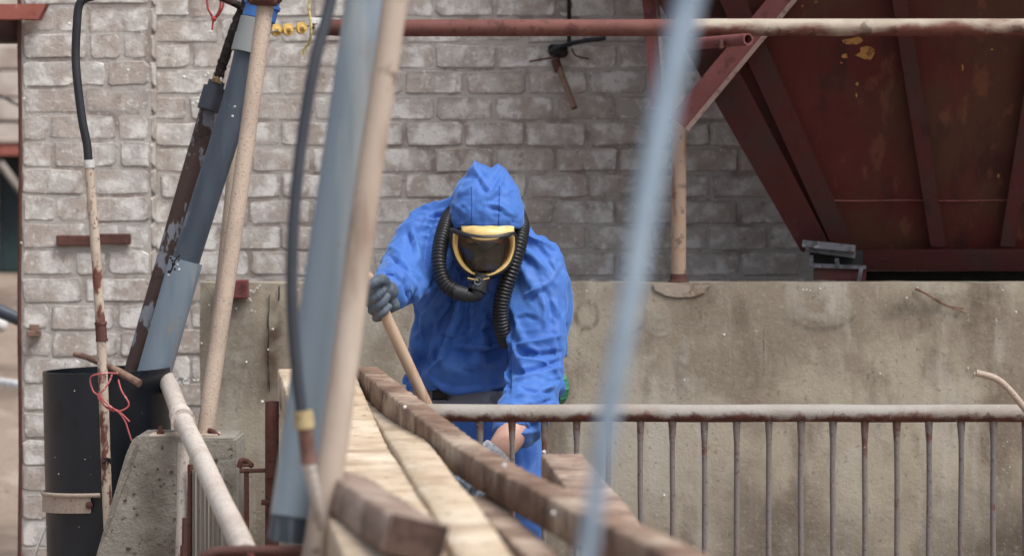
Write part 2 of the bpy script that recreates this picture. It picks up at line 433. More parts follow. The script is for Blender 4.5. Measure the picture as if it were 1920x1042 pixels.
M['steelpole'] = layered("pale grey blue pole", C(124, 144, 162), [dict(c=C(104, 124, 142), s=4, lo=.5, hi=.65), dict(c=C(150, 166, 178), s=6, lo=.55, hi=.7, amt=.6)], rough=.55, spec=.4)
M['fgwood'] = layered("weathered pole", C(190, 166, 144), [dict(c=C(160, 128, 104), s=5, lo=.46, hi=.64, st=(1, 1, .3)), dict(c=C(204, 186, 166), s=7, lo=.56, hi=.7, amt=.6, st=(1, 1, .3)), dict(c=C(112, 86, 72), s=14, lo=.60, hi=.70, amt=.8), dict(c=C(120, 100, 86), s=9, lo=.55, hi=.68, amt=.5, st=(1, 1, .12))], mute=.64, rough=.8, bump=((40, .3, .003),))
M['webbing'] = layered("grey webbing", C(136, 146, 162), [dict(c=C(84, 92, 108), s=10, lo=.5, hi=.65), dict(c=C(142, 148, 158), s=16, lo=.58, hi=.7)], rough=.6, spec=.5, bump=((60, .3, .003), (300, .3, .001)))
M['blackplastic'] = layered("black plastic", C(30, 31, 34), [dict(c=C(44, 45, 48), s=20, lo=.5, hi=.7)], rough=.38, spec=.5)
M['blackmat'] = layered("matt black", C(34, 32, 32), [dict(c=C(48, 46, 45), s=20, lo=.5, hi=.7), dict(c=C(150, 40, 46), s=70, lo=.72, hi=.75)], rough=.6)
M['skin'] = layered("skin", C(206, 156, 136), [dict(c=C(190, 128, 110), s=12, lo=.48, hi=.68), dict(c=C(214, 172, 152), s=40, lo=.55, hi=.7, amt=.5)], rough=.5, spec=.4, bump=((120, .2, .001),))
M['amber'] = layered("amber mask lining", C(178, 126, 70), [dict(c=C(140, 92, 48), s=14, lo=.5, hi=.65)], rough=.45, spec=.4)
M['masksilicone'] = layered("yellow mask silicone", C(226, 190, 100), [dict(c=C(208, 164, 76), s=14, lo=.5, hi=.68), dict(c=C(236, 212, 140), s=22, lo=.58, hi=.7)], rough=.38, spec=.45)
M['glove'] = layered("blue grey rubber glove", C(84, 98, 112), [dict(c=C(64, 78, 94), s=22, lo=.48, hi=.62), dict(c=C(112, 102, 94), s=30, lo=.56, hi=.66, amt=.7), dict(c=C(44, 66, 92), s=14, lo=.6, hi=.7)], rough=.6, spec=.35, bump=((70, .3, .002), (220, .2, .001)))
M['knit'] = layered("grey knit cuff", C(140, 146, 160), [dict(c=C(112, 116, 130), s=60, lo=.5, hi=.6)], rough=.95, bump=((260, .6, .002, (1, 1, .3)),))
M['greencap'] = layered("green filter cap", C(22, 128, 92), [dict(c=C(18, 104, 76), s=20, lo=.5, hi=.7)], rough=.45, spec=.45)
M['whitefleck'] = layered("white crumbs", C(226, 226, 224), [dict(c=C(200, 196, 190), s=60, lo=.5, hi=.6)], rough=.9)
M['scrap'] = layered("grey crumpled sheet", C(112, 122, 136), [dict(c=C(70, 76, 88), s=22, lo=.45, hi=.6), dict(c=C(170, 176, 184), s=34, lo=.6, hi=.68)], rough=.6, bump=((50, .8, .006),))
M['galv'] = layered("grey corrugated sheet", C(150, 142, 132), [dict(c=C(116, 104, 94), s=6, lo=.48, hi=.62, st=(1, 1, .2)), dict(c=C(104, 74, 60), s=14, lo=.64, hi=.72, amt=.6)], rough=.7, bump=((60, .3, .002),))
M['palewall'] = layered("far pale wall", C(198, 186, 174), [dict(c=C(170, 152, 140), s=2, lo=.48, hi=.62)], rough=.95, bump=((8, .4, .02),))
M['redbeam'] = layered("brick red paint", C(164, 88, 74), [dict(c=C(130, 64, 54), s=7, lo=.5, hi=.65), dict(c=C(196, 140, 124), s=14, lo=.6, hi=.68, amt=.6)], rough=.85, bump=((30, .5, .005),))
M['darkgreen'] = layered("dark green doors", C(40, 62, 64), [dict(c=C(26, 38, 42), s=1.4, lo=.45, hi=.6), dict(c=C(96, 100, 96), s=2.3, lo=.62, hi=.68, amt=.5)], rough=.7)

def suit_mat():
    m = layered("blue non-woven fabric", C(66, 111, 187), [
        dict(c=C(59, 102, 178), s=5, lo=.42, hi=.66), dict(c=C(82, 124, 194), s=12, lo=.56, hi=.72, amt=.6), dict(c=C(96, 112, 142), s=3.5, lo=.56, hi=.75, amt=.3)],
        rough=.6, spec=.3, bump=((20, .2, .002, (1, 1, .7), 'E'), (420, .25, .0008)), mute=1.0)
    b = m.node_tree.nodes["Principled BSDF"]
    b.inputs["Sheen Weight"].default_value = 0.5
    b.inputs["Sheen Roughness"].default_value = 0.5
    b.inputs["Sheen Tint"].default_value = C(150, 190, 250)
    return m
M['suit'] = suit_mat()
M['seam'] = layered("stitched seam", C(28, 76, 160), [dict(c=C(20, 58, 130), s=160, lo=.5, hi=.55)], rough=.8)

def visor_mat():
    m = bpy.data.materials.new("amber visor"); m.use_nodes = True
    N = m.node_tree.nodes; L = m.node_tree.links
    for n in list(N):
        if n.type == 'BSDF_PRINCIPLED': N.remove(n)
    out = [n for n in N if n.type == 'OUTPUT_MATERIAL'][0]
    tr = N.new("ShaderNodeBsdfTransparent"); tr.inputs[0].default_value = (1, .92, .78, 1)
    gl = N.new("ShaderNodeBsdfGlossy"); gl.inputs["Roughness"].default_value = .06; gl.inputs[0].default_value = (.9, .85, .8, 1)
    lw = N.new("ShaderNodeLayerWeight"); lw.inputs[0].default_value = .25
    fr = N.new("ShaderNodeMapRange"); L.new(lw.outputs["Facing"], fr.inputs[0]); fr.inputs[1].default_value = .25; fr.inputs[3].default_value = .05; fr.inputs[4].default_value = .22
    mx = N.new("ShaderNodeMixShader")
    L.new(fr.outputs[0], mx.inputs[0]); L.new(tr.outputs[0], mx.inputs[1]); L.new(gl.outputs[0], mx.inputs[2]); L.new(mx.outputs[0], out.inputs[0])
    return m
M['visor'] = visor_mat()

def stain_mat(name, col, amt):
    """thin dried stain: patchy film over the surface below"""
    m = bpy.data.materials.new(name); m.use_nodes = True
    N = m.node_tree.nodes; L = m.node_tree.links
    b = N["Principled BSDF"]; b.inputs["Base Color"].default_value = col; b.inputs["Roughness"].default_value = .95
    tc = N.new("ShaderNodeTexCoord"); t = N.new("ShaderNodeTexNoise"); t.inputs["Scale"].default_value = 24; t.inputs["Detail"].default_value = 6
    L.new(tc.outputs["Object"], t.inputs["Vector"])
    at = N.new("ShaderNodeAttribute"); at.attribute_name = "along"
    mr = N.new("ShaderNodeMapRange"); mr.inputs[1].default_value = .35; mr.inputs[2].default_value = .7; mr.inputs[4].default_value = amt
    L.new(t.outputs["Fac"], mr.inputs[0])
    mu = N.new("ShaderNodeMath"); mu.operation = 'MULTIPLY'; L.new(mr.outputs[0], mu.inputs[0]); L.new(at.outputs["Fac"], mu.inputs[1])
    L.new(mu.outputs[0], b.inputs["Alpha"])
    return m
M['stain_dark'] = stain_mat("dark stain", C(92, 84, 72), .6)
M['stain_light'] = stain_mat("lime stain", C(190, 184, 172), .7)
M['stain_brown'] = stain_mat("brown stain", C(96, 74, 60), .8)
# ------------------------------------------------------------------ ground
def make_ground():
    b = MB()
    xs = [-60, -20, -9, -7, -6, -5, -4, -3.4, -2.8, -2.4, -2, -1, 0, 1, 2, 4, 8, 20, 60]
    ys = [-40, -10, 0, 4, 8, 10, 11, 12, 13, 14, 15, 16, 18, 20, 22, 23, 30, 60, 200]
    idx = {}
    for j, y in enumerate(ys):
        for i, x in enumerate(xs):
            t = min(max((y - 11.2) / 10.8, 0), 1)
            z = 1.0 * t * min(max((-x - 1.6) / .8, 0), 1) if y > 11 else 0
            if 11 < y < 22 and x < -2: z += .05 * math.sin(y * 2.1 + x)
            idx[i, j] = b.vert((x, y, z))
    for j in range(len(ys) - 1):
        for i in range(len(xs) - 1):
            b.f.append((idx[i, j], idx[i + 1, j], idx[i + 1, j + 1], idx[i, j + 1]))
    o = b.build("ground", M['dirt'], smooth=True, angle=0)
    tag(o, "sandy brown ground rising behind the brick pier", "ground", kind="structure")
make_ground()

# ------------------------------------------------------------------ brick walls
def brick_mesh(w, h, d, seed):
    r = random.Random(seed)
    c = [min(w, h) * r.uniform(.05, .22) for _ in range(8)]
    o = [(-w/2 + c[0], -h/2), (w * r.uniform(-.2, .2), -h/2), (w/2 - c[1], -h/2), (w/2, -h/2 + c[2]), (w/2, h/2 - c[3]), (w/2 - c[4], h/2), (w * r.uniform(-.2, .2), h/2), (-w/2 + c[5], h/2), (-w/2, h/2 - c[6]), (-w/2, -h/2 + c[7])]
    o = [(x + r.uniform(-.004, .004), z + r.uniform(-.004, .004)) for x, z in o]
    b = MB()
    k = r.uniform(.0018, .004)
    R0 = [b.vert((x, d, z)) for x, z in o]
    R1 = [b.vert((x, k + r.uniform(0, .002), z)) for x, z in o]
    R2 = [b.vert((x * (1 - 2 * k / w * 1.2), r.uniform(-.0015, .0015), z * (1 - 2 * k / h * 1.2))) for x, z in o]
    for A, B in ((R0, R1), (R1, R2)):
        for i in range(10): b.f.append((A[i], A[(i + 1) % 10], B[(i + 1) % 10], B[i]))
    b.f.append(tuple(R2))
    me = b.mesh("brick")
    me.materials.append(M['brick'])
    me.polygons.foreach_set("use_smooth", [True] * len(me.polygons))
    me.set_sharp_from_angle(angle=math.radians(18))
    return me

def lay_bricks(parent, Yf, z_joints, rows, jx=.0115):
    """rows: list of (z0, z1, [x edges])"""
    for z0, z1, xe in rows:
        for a, c in zip(xe, xe[1:]):
            w = c - a - jx; h = z1 - z0 - .0105
            if w < .02: continue
            key = (round(w, 2), round(h, 3), random.randrange(6))
            if key not in BR: BR[key] = brick_mesh(w, h, .05, len(BR) * 13 + 5)
            o = bpy.data.objects.new("brick", BR[key]); COL.objects.link(o)
            o.parent = parent
            o.location = ((a + c) / 2 + rnd(-.002, .002), Yf + rnd(-.002, .0012), (z0 + z1) / 2 + rnd(-.0015, .0015))
            o.rotation_euler = (rnd(-.006, .006), rnd(-.006, .006), rnd(-.01, .01))
BR = {}
WY = 10.25
def zx(y, Y): return CAMH - (y - HY) / FPX * Y
def xx(x, Y): return (x - CX) / FPX * Y

b = MB()
b.box((xx(276, WY), WY + .0022, -.1), (4.2, WY + .26, 4.0))
wall = b.build("brick_wall", M['mortar'], smooth=False)
tag(wall, "long whitewashed brick wall running behind the worker and the red hopper", "wall")
pitch, bl = S(48.6, WY), S(114.5, WY)
rows = []
k0 = zx(82, WY)
for r in range(-3, 24):
    z1 = k0 - r * pitch; z0 = z1 - pitch
    if z0 < 0.02: break
    px0 = 814 if r % 2 == 0 else 757
    xl = xx(286, WY)
    right = 1560 if r < 10 else 520
    e = [xl]
    i = -6
    while px0 + i * 114.5 < right:
        x = xx(px0 + i * 114.5 + rnd(-3, 3), WY)
        if x > xl + .03: e.append(x)
        i += 1
    rows.append((z0, z1, e))
lay_bricks(wall, WY, None, rows)

PY = 10.12
b = MB()
b.box((xx(40, PY), PY + .0022, -.1), (xx(282, PY), WY + .3, 4.0))
pier = b.build("brick_pier", M['mortar'], smooth=False)
tag(pier, "whitewashed brick pier at the left, standing proud of the long wall", "pier")
pitch = S(50.7, PY)
rows = []
k0 = zx(62, PY)
pat = [[0, 57, 184, 242], [0, 117, 242], [0, 62, 124, 242], [0, 125, 190, 242], [0, 100, 160, 242], [0, 117, 242], [0, 54, 178, 242]]
for r in range(-3, 24):
    z1 = k0 - r * pitch; z0 = z1 - pitch
    if z0 < 0.02: break
    e = [xx(40 + q, PY) for q in pat[(r + 3) % len(pat)]]
    rows.append((z0, z1, e))
lay_bricks(pier, PY, None, rows)
# right return of the pier: headers
for z0, z1, e in rows:
    key = ('side', round(z1 - z0, 3))
    if key not in BR: BR[key] = brick_mesh(.11, z1 - z0 - .008, .05, 77)
    o = bpy.data.objects.new("brick", BR[key]); COL.objects.link(o); o.parent = pier
    o.location = (xx(282, PY) + .006, PY + .075, (z0 + z1) / 2); o.rotation_euler = (0, 0, math.radians(90))
# rusty angle on the pier's outer corner
b = MB()
pts = [P(37.5 + 1.2 * math.sin(i * 1.3), 0, PY) for i in range(20)]
for i, p in enumerate(pts): p.z = 4.0 - i * 4.0 / 19
b.tube(pts, .0095, 6, jit=.12, flat=.8)
tag(b.build("corner_iron", M['rust'], smooth=False), "rusty iron strip running up the outer corner of the brick pier", "iron strip")

# red lintel stub with ragged end, top left
b = MB()
y0, y1 = zx(36, 10.02), zx(5, 10.02)
X0, X1 = -3.4, xx(72, 10.02)
b.hexa([(X0, 10.02, y0), (X0, 10.10, y0), (X0, 10.10, y1), (X0, 10.02, y1)],
       [(X1, 10.02, y0), (X1, 10.10, y0), (xx(86, 10.02), 10.10, y1), (xx(86, 10.02), 10.02, y1 - .006)])
tag(b.build("lintel", M['redbeam'], smooth=False), "brick red painted lintel stub crossing the top left of the pier", "lintel")
b = MB(); b.box((-3.4, 10.16, zx(80, 10.2)), (xx(33, 10.16), 10.3, zx(40, 10.2)))
tag(b.build("beam", M['hopper_dark'], smooth=False), "dark brown steel beam under the red lintel stub", "beam")
# rusty flat bar on the pier, and little bracket
b = MB()
Yb = PY - .022
for (x0, x1, dy) in ((105, 185, 0), (178, 245, -3)):
    b.bevbox((xx(x0, Yb), Yb - (.004 if dy else 0), zx(461 + dy, Yb)), (xx(x1, Yb), Yb + .016, zx(441 + dy, Yb)), .003)
tag(b.build("flat_bar", M['rust'], smooth=False), "short rusty flat bar fixed across the pier behind the thin pipe", "bar")
b = MB()
b.bevbox((xx(52, Yb), Yb - .03, zx(630, Yb)), (xx(76, Yb), Yb + .02, zx(619, Yb)), .002)
b.bevbox((xx(55, Yb), Yb - .005, zx(619, Yb)), (xx(72, Yb), Yb + .02, zx(608, Yb)), .002)
tag(b.build("bracket", M['twig'], smooth=False), "small dirty ledge bracket on the pier above the black drum", "bracket")

# ------------------------------------------------------------------ far building, seen past the pier
fb = thing("building", (-5.5, 22, 1.0), "pale far building with dark green doorway, seen past the pier", "building")
FY = 22.0
b = MB()
b.box((-9, FY + .3, .9), (xx(120, FY), FY + .6, 4.5)); b.build("back_wall", M['palewall'], fb, smooth=False)
for (ya, yb) in ((86, 130), (134, 182), (186, 226), (232, 268)):
    b = MB()
    b.bevbox((-9, FY, zx(yb, FY)), (xx(80, FY), FY + .28, zx(ya, FY)), .01); b.build("block_course", M['palewall'], fb, smooth=False)
b = MB(); b.box((-9, FY - .03, zx(291, FY)), (xx(80, FY), FY + .25, zx(273, FY))); b.build("lintel", M['redbeam'], fb, smooth=False)
for k in range(5):
    b = MB(); b.bevbox((-6 + k * .5, FY + .2, zx(511, FY)), (-5.53 + k * .5, FY + .26, zx(292, FY)), .01); b.build("door_panel", M['darkgreen'], fb, smooth=False)
b = MB(); b.tube([P(0, 305, FY), P(48, 370, FY)], .03, 8); b.build("brace", M['galv'], fb)
b = MB(); b.tube([P(-60, 150, 15), P(40, 200, 15)], .007, 8)
tag(b.build("cable", M['rubber']), "thin dark cable sloping across the pale far building", "cable")
b = MB(); b.tube([P(-90, 548, 12.2), P(-20, 575, 12.2), P(45, 602, 12.2)], S(13, 12.2), 14)
tag(b.build("fallen_pipe", M['pvc_dark']), "grey pipe lying on the slope left of the pier", "pipe")
b = MB(); b.tube([P(-80, 712, 14), P(0, 716, 13.6), P(45, 724, 13.2)], .022, 10)
tag(b.build("white_bar", M['whitepaint']), "white bar lying on the sandy slope left of the pier", "bar")
b = MB(); b.ell(P(2, 608, 13), (.03, .04, .04), 10, 8)
tag(b.build("white_lump", M['whitefleck']), "white lump resting on the slope below the grey pipe", "lump")

# ------------------------------------------------------------------ low concrete wall
CY = 9.40
ztop = zx(529, CY)
def concrete_wall():
    bm = bmesh.new()
    X0, X1 = xx(375, CY), 3.6
    b = MB()
    nx, nz_ = 90, 22
    g = {}
    for i in range(nx + 1):
        for j in range(nz_ + 1):
            x = X0 + (X1 - X0) * i / nx; z = -.1 + (ztop + .1) * j / nz_
            wob = .004 * noise.noise((x * 3, 0, z * 3)) + .002 * noise.noise((x * 11, 1, z * 11))
            zz = z + (.004 * noise.noise((x * 6, 7, 0)) - .002 if j == nz_ else 0)
            g[i, j] = b.vert((x + (.004 * noise.noise((z * 8, 2, 0)) if i == 0 else 0), CY + wob + (.006 if j == nz_ else 0), zz))
    for i in range(nx):
        for j in range(nz_):
            b.f.append((g[i, j], g[i + 1, j], g[i + 1, j + 1], g[i, j + 1]))
    # top, back, ends
    t = [b.vert((X0 + (X1 - X0) * i / nx, CY + .16, ztop - .001 + .004 * noise.noise((i * .5, 3, 0)))) for i in range(nx + 1)]
    bt = [b.vert((X0 + (X1 - X0) * i / nx, CY + .16, -.1)) for i in range(nx + 1)]
    for i in range(nx):
        b.f.append((g[i, nz_], g[i + 1, nz_], t[i + 1], t[i])); b.f.append((t[i], t[i + 1], bt[i + 1], bt[i]))
    b.f.append(tuple([g[0, j] for j in range(nz_ + 1)] + [t[0], bt[0]]))
    b.f.append(tuple([g[nx, j] for j in range(nz_ + 1)] + [t[nx], bt[nx]]))
    return b.build("concrete_wall", M['concrete'], angle=50)
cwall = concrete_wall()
tag(cwall, "low stained concrete wall behind the worker and the railing", "wall")

def stain(pts, w, mat, Y=CY - .0065, parent=cwall):
    """band along pixel points; fades to its margins"""
    s = spl(pts, 10); q = [P(a[0], a[1], Y) for a in s]
    b = MB(); rows = []
    for i, p in enumerate(q):
        t = (q[min(i + 1, len(q) - 1)] - q[max(i - 1, 0)]).normalized(); n = Vector((t.z, 0, -t.x))
        e = math.sin(math.pi * min(1, max(0, i / (len(q) - 1)))) ** .5
        row = []
        for u, a in ((-1, 0), (-.4, .8), (0, 1), (.4, .8), (1, 0)):
            row.append(b.vert(p + n * (u * S(w, Y)), a * e))
        rows.append(row)
    for A, B in zip(rows, rows[1:]):
        for k in range(4): b.f.append((A[k], A[k + 1], B[k + 1], B[k]))
    return b.build("stain", mat, parent, angle=0)
def ring(cx, cy, rx, ry, a0=0, a1=360, n=12):
    return [(cx + rx * math.cos(math.radians(a0 + (a1 - a0) * i / n)), cy + ry * math.sin(math.radians(a0 + (a1 - a0) * i / n))) for i in range(n + 1)]
stain(ring(1101, 590, 21, 24, 95, 350), 6, M['stain_dark'])
stain(ring(1101, 590, 21, 24, -20, 120), 6, M['stain_dark'])
stain(ring(1185, 590, 26, 30, -60, 140), 7, M['stain_dark'])
stain(ring(1238, 598, 26, 28, 20, 160), 6, M['stain_light'])
stain(ring(1303, 594, 24, 30, 20, 170), 4, M['stain_dark'])
stain(ring(1300, 598, 20, 24, 0, 180), 9, M['stain_light'])
stain(ring(1540, 570, 70, 46, 20, 165), 7, M['stain_dark'])
stain(ring(1540, 565, 52, 30, 20, 165), 12, M['stain_light'])
stain(ring(1800, 580, 60, 30, 10, 120), 6, M['stain_dark'])
stain([(1284, 610), (1282, 680), (1284, 760)], 14, M['stain_light'])
stain([(1236, 570), (1238, 590), (1236, 620)], 20, M['stain_light'])
stain([(1640, 590), (1750, 570), (1900, 548)], 22, M['stain_dark'])
stain([(1315, 575), (1315, 590), (1314, 604)], 2, M['stain_brown'])
stain([(1432, 610), (1432, 650), (1433, 702)], 2, M['stain_brown'])
stain([(520, 560), (512, 640), (505, 760)], 22, M['stain_brown'])
stain([(450, 560), (440, 640), (430, 720)], 46, M['stain_light'])
stain([(545, 540), (548, 600), (545, 680)], 14, M['stain_light'])
stain([(700, 900), (620, 940), (560, 980)], 50, M['stain_brown'])
# crack beside the rusty post
b = MB()
ck = [P(504 + rnd(-1.5, 1.5), 552 + i * 14, CY - .006) for i in range(14)]
b.tube(ck, [.0035 * rnd(.5, 1.1) for _ in ck], 6, flat=.5)
b.build("crack", M['blackmat'], cwall)
b = MB(); ck = [P(523 + rnd(-1, 1), 536 + i * 9, CY - .006) for i in range(4)]
b.tube(ck, .0025, 6); b.build("crack", M['blackmat'], cwall)
# mortar patch round the foot of the post
b = MB()
cpt = [P(1277 + 52 * math.cos(a) + rnd(-2, 2), 534 + 24 * math.sin(a) + rnd(-1, 1), CY - .010) for a in [math.pi * i / 16 for i in range(17)]]
cpt = [Vector((p.x, CY - .0055, p.z)) for p in cpt]
lo_ = [b.vert(p) for p in cpt]; bk = [b.vert(p + Vector((0, .02, 0))) for p in cpt]
b.f.append(tuple(lo_))
for i in range(17): b.f.append((lo_[i], lo_[(i + 1) % 17], bk[(i + 1) % 17], bk[i]))
M['patch'] = layered("mortar patch", C(164, 148, 130), [dict(c=C(134, 114, 96), s=14, lo=.5, hi=.62), dict(c=C(190, 172, 152), s=40, lo=.6, hi=.7)], rough=.95, bump=((60, .6, .004),))
b.build("mortar_patch", M['patch'], cwall, smooth=False)
# loose root-like strand caught on the wall, small flake at the right edge
b = MB(); pts, _ = pp([(1716, 540, CY - .01), (1740, 552, CY - .015), (1775, 572, CY - .015), (1806, 577, CY - .01)])
b.tube(pts, .0045, 8, flat=.6); b.tube([pts[-7], P(1812, 586, CY - .01)], .0025, 6)
tag(b.build("dry_stem", M['twig']), "dry pale stem stuck to the concrete wall at the right", "stem")

# ------------------------------------------------------------------ hopper
hp = thing("hopper", (xx(1825, 9.7), 9.7, 1.3), "large dark red steel hopper hanging behind the concrete wall", "hopper")
def HYd(y): return 9.6093 / (1 - .467 * (y - HY) / FPX)          # one plane, leaning out towards the top
def HP(x, y, off=0.0): return P(x, y, HYd(y) + off)
def hquad(b, pts, th=.012):
    a = [HP(x, y, o) for x, y, o in pts]
    c = [HP(x, y, o + th) for x, y, o in pts]
    b.hexa(a, c)
TOPY = -150
def lx(x0, y0, x1, y1, y): return x0 + (x1 - x0) * (y - y0) / (y1 - y0)
L3 = lambda y: lx(1433, 78, 1600, 456, y)
L2 = lambda y: lx(1381, 124, 1552, 451, y)
L1 = lambda y: lx(1330, 172, 1490, 451, y)
R1 = lambda y: 1825 + (1825 - L3(y))
b = MB(); hquad(b, [(L3(456), 470, .05), (R1(456), 470, .05), (R1(TOPY), TOPY, .05), (L3(TOPY), TOPY, .05)])
b.build("front_panel", M['hopper'], hp, smooth=False)
b = MB(); hquad(b, [(L2(470), 470, .035), (L3(470), 470, .035), (L3(TOPY), TOPY, .035), (L2(TOPY), TOPY, .035)], .01)
b.build("corner_channel", M['hopper_dark'], hp, smooth=False)
b = MB(); hquad(b, [(L1(470), 470, 0), (L2(470), 470, 0), (L2(TOPY), TOPY, 0), (L1(TOPY), TOPY, 0)])
hquad(b, [(L2(470) - 5, 470, 0.012), (L2(470), 470, 0.012), (L2(TOPY), TOPY, 0.012), (L2(TOPY) - 5, TOPY, 0.012)], .025)
b.build("corner_flange", M['hopper_dark'], hp, smooth=False)
b = MB(); hquad(b, [(L3(470) - 42, 470, -.002), (L3(470), 470, -.002), (L3(TOPY), TOPY, -.002), (L3(TOPY) - 52, TOPY, -.002)])
hquad(b, [(L3(470) - 5, 470, 0.012), (L3(470), 470, 0.012), (L3(TOPY), TOPY, 0.012), (L3(TOPY) - 5, TOPY, 0.012)], .04)
b.build("corner_flange", M['hopper_dark'], hp, smooth=False)
# left side plate going back to the wall
b = MB()
A, B_ = HP(L1(470), 470, .013), HP(L1(TOPY), TOPY, .013)
A2, B2 = Vector((A.x + .1, WY - .03, A.z)), Vector((B_.x + .1, WY - .03, B_.z))
n = Vector((.01, 0, -.006))
b.hexa([A, A2, B2, B_], [A + n, A2 + n, B2 + n, B_ + n]); b.build("side_panel", M['hopper'], hp, smooth=False)
for (xa, ya, xb, yb, w) in ((1697, 60, 1760, 462, 38), (1697 - 33, TOPY, 1697, 60, 38), (1953, 60, 1890, 462, 38)):
    b = MB()
    hquad(b, [(xb - w / 2 + 4, yb, .0), (xb + w / 2 - 6, yb, .0), (xa + w / 2 - 4, ya, .0), (xa - w / 2 + 4, ya, .0)], .008)
    hquad(b, [(xb - w / 2 + 4, yb, .0082), (xb - w / 2 + 9, yb, .0082), (xa - w / 2 + 9, ya, .0082), (xa - w / 2 + 4, ya, .0082)], .05)
    b.build("rib", M['hopper_dark'], hp, smooth=False)
b = MB()
pts = [HP(1560 + i * 20, 376 + .6 * math.sin(i * .7), .047) for i in range(26)]
b.tube(pts, .0022, 6)
M['seamweld'] = layered("pale pink weld", C(140, 78, 74), [dict(c=C(110, 56, 52), s=20, lo=.5, hi=.6)], rough=.7)
b.build("weld_seam", M['seamweld'], hp)
b = MB()
b.hexa([HP(1607, 507, -.02), HP(2060, 509, -.02), HP(2060, 466, -.02), HP(1585, 468, -.02)], [HP(1607, 507, .03), HP(2060, 509, .03), HP(2060, 466, .03), HP(1585, 468, .03)])
b.build("bottom_flange", M['hopper_dark'], hp, smooth=False)
b = MB(); b.hexa([HP(1530, 545, .05), HP(2060, 545, .05), HP(2060, 508, .05), HP(1600, 508, .05)], [HP(1530, 545, .3), HP(2060, 545, .3), HP(2060, 508, .3), HP(1600, 508, .3)])
b.build("outlet", M['blackmat'], hp, smooth=False)  # matt black block below the flange: the gap's shade put into its colour
# flaked paint with yellow primer showing
for cx, cy, rx, ry in ((1600, 78, 22, 9), (1625, 100, 20, 14), (1584, 106, 6, 5), (1578, 118, 2.5, 3), (1607, 158, 3, 4), (1606, 178, 2, 5), (1805, 128, 2, 8), (1860, 93, 2.5, 2), (1872, 330, 2.5, 5), (1505, 12, 3, 3), (1530, 4, 4, 4)):
    b = MB(); yb = []
    for k in range(11):
        a = 2 * math.pi * k / 11; q = rnd(.6, 1.15)
        yb.append(b.vert(HP(cx + rx * q * math.cos(a), cy + ry * q * math.sin(a), .0485)))
    b.f.append(tuple(yb)); b.build("paint_flake", M['yellowpaint'], hp, smooth=False)
# unseen box on top of the hopper, added and sized to shade the wall
b = MB()
z0, z1 = zx(TOPY, HYd(TOPY)), 4.3
xL, xR = HP(L1(TOPY), TOPY).x, HP(R1(TOPY), TOPY).x + .2
yf = HYd(TOPY) - .12
b.box((xL, yf + .1, z0), (xR - .2, WY - .03, z0 + 1.0)); b.build("bin", M['hopper'], hp, smooth=False)
# broken grey frame at the hopper's left foot
fr = thing("broken_frame", P(1560, 527, 9.62), "broken grey box frame wedged at the hopper's lower left corner", "frame")
YB = 9.60
def fbar(x0, y0, x1, y1, w, name, mat=M['galv'], Y=YB, th=.04):
    b = MB(); d = Vector((x1 - x0, y1 - y0, 0)).normalized(); n = Vector((-d.y, d.x, 0)) * (w / 2)
    q = [(x0 - n.x, y0 - n.y), (x1 - n.x, y1 - n.y), (x1 + n.x, y1 + n.y), (x0 + n.x, y0 + n.y)]
    b.hexa([P(x, y, Y) for x, y in q], [P(x, y, Y + th) for x, y in q]); return b.build(name, mat, fr, smooth=False)
M['frame_grey'] = layered("dusty grey steel", C(96, 98, 106), [dict(c=C(70, 66, 70), s=14, lo=.48, hi=.6), dict(c=C(120, 126, 138), s=30, lo=.58, hi=.68), dict(c=C(74, 52, 50), s=22, lo=.64, hi=.7)], rough=.8, bump=((60, .5, .004),))
fbar(1504, 456, 1604, 466, 13, "top_bar", M['frame_grey'], YB - .03)
fbar(1510, 466, 1604, 478, 12, "lower_flange", M['frame_grey'], YB, .05)
fbar(1520, 497, 1624, 501, 7, "shelf", M['frame_grey'], YB)
fbar(1569, 484, 1570, 502, 8, "upright", M['frame_grey'], YB - .004, .02)
fbar(1521, 478, 1521, 500, 8, "upright", M['frame_grey'], YB - .004, .03)
fbar(1525, 513, 1624, 516, 22, "base_bar", M['hopper_dark'], YB + .01)
fbar(1615, 502, 1610, 527, 7, "bent_tab", M['frame_grey'], YB - .02, .01)
b = MB(); b.box((P(1522, 500, YB).x, YB + .06, P(0, 502, YB).z), (P(1622, 500, YB).x, YB + .08, P(0, 470, YB).z)); b.build("back_plate", M['blackmat'], fr, smooth=False)

# ------------------------------------------------------------------ pipework over the wall
TY = 9.20
tp = thing("horizontal_pipe", P(1200, 52, TY), "long horizontal pipe across the top, rusty left, cream right", "pipe")
pts = [P(640 + i * 30, 53 - .002 * i * 30 * .5, TY) for i in range(0, 22)]
b = MB(); b.tube(pts, S(16, TY), 20); b.build("rusty_length", M['toppipe_red'], tp)
pts2 = [P(1268 + i * 30, 51.8, TY) for i in range(0, 27)]
b = MB(); b.tube(pts2, S(16.4, TY), 20, jit=.008); b.build("cream_length", M['toppipe'], tp)
b = MB(); b.tube([P(608, 51, TY), P(640, 53, TY)], S(15.6, TY), 20); b.build("worn_sleeve", M['rust'], tp)
b = MB(); b.tube([P(582, 50, TY), P(610, 51, TY)], S(16.8, TY), 20, caps=False)
b.pipe_end(P(582, 50, TY), P(582, 50, TY) - P(612, 51, TY), S(16.8, TY), S(14, TY), .05); b.build("white_end", M['whitepaint'], tp)
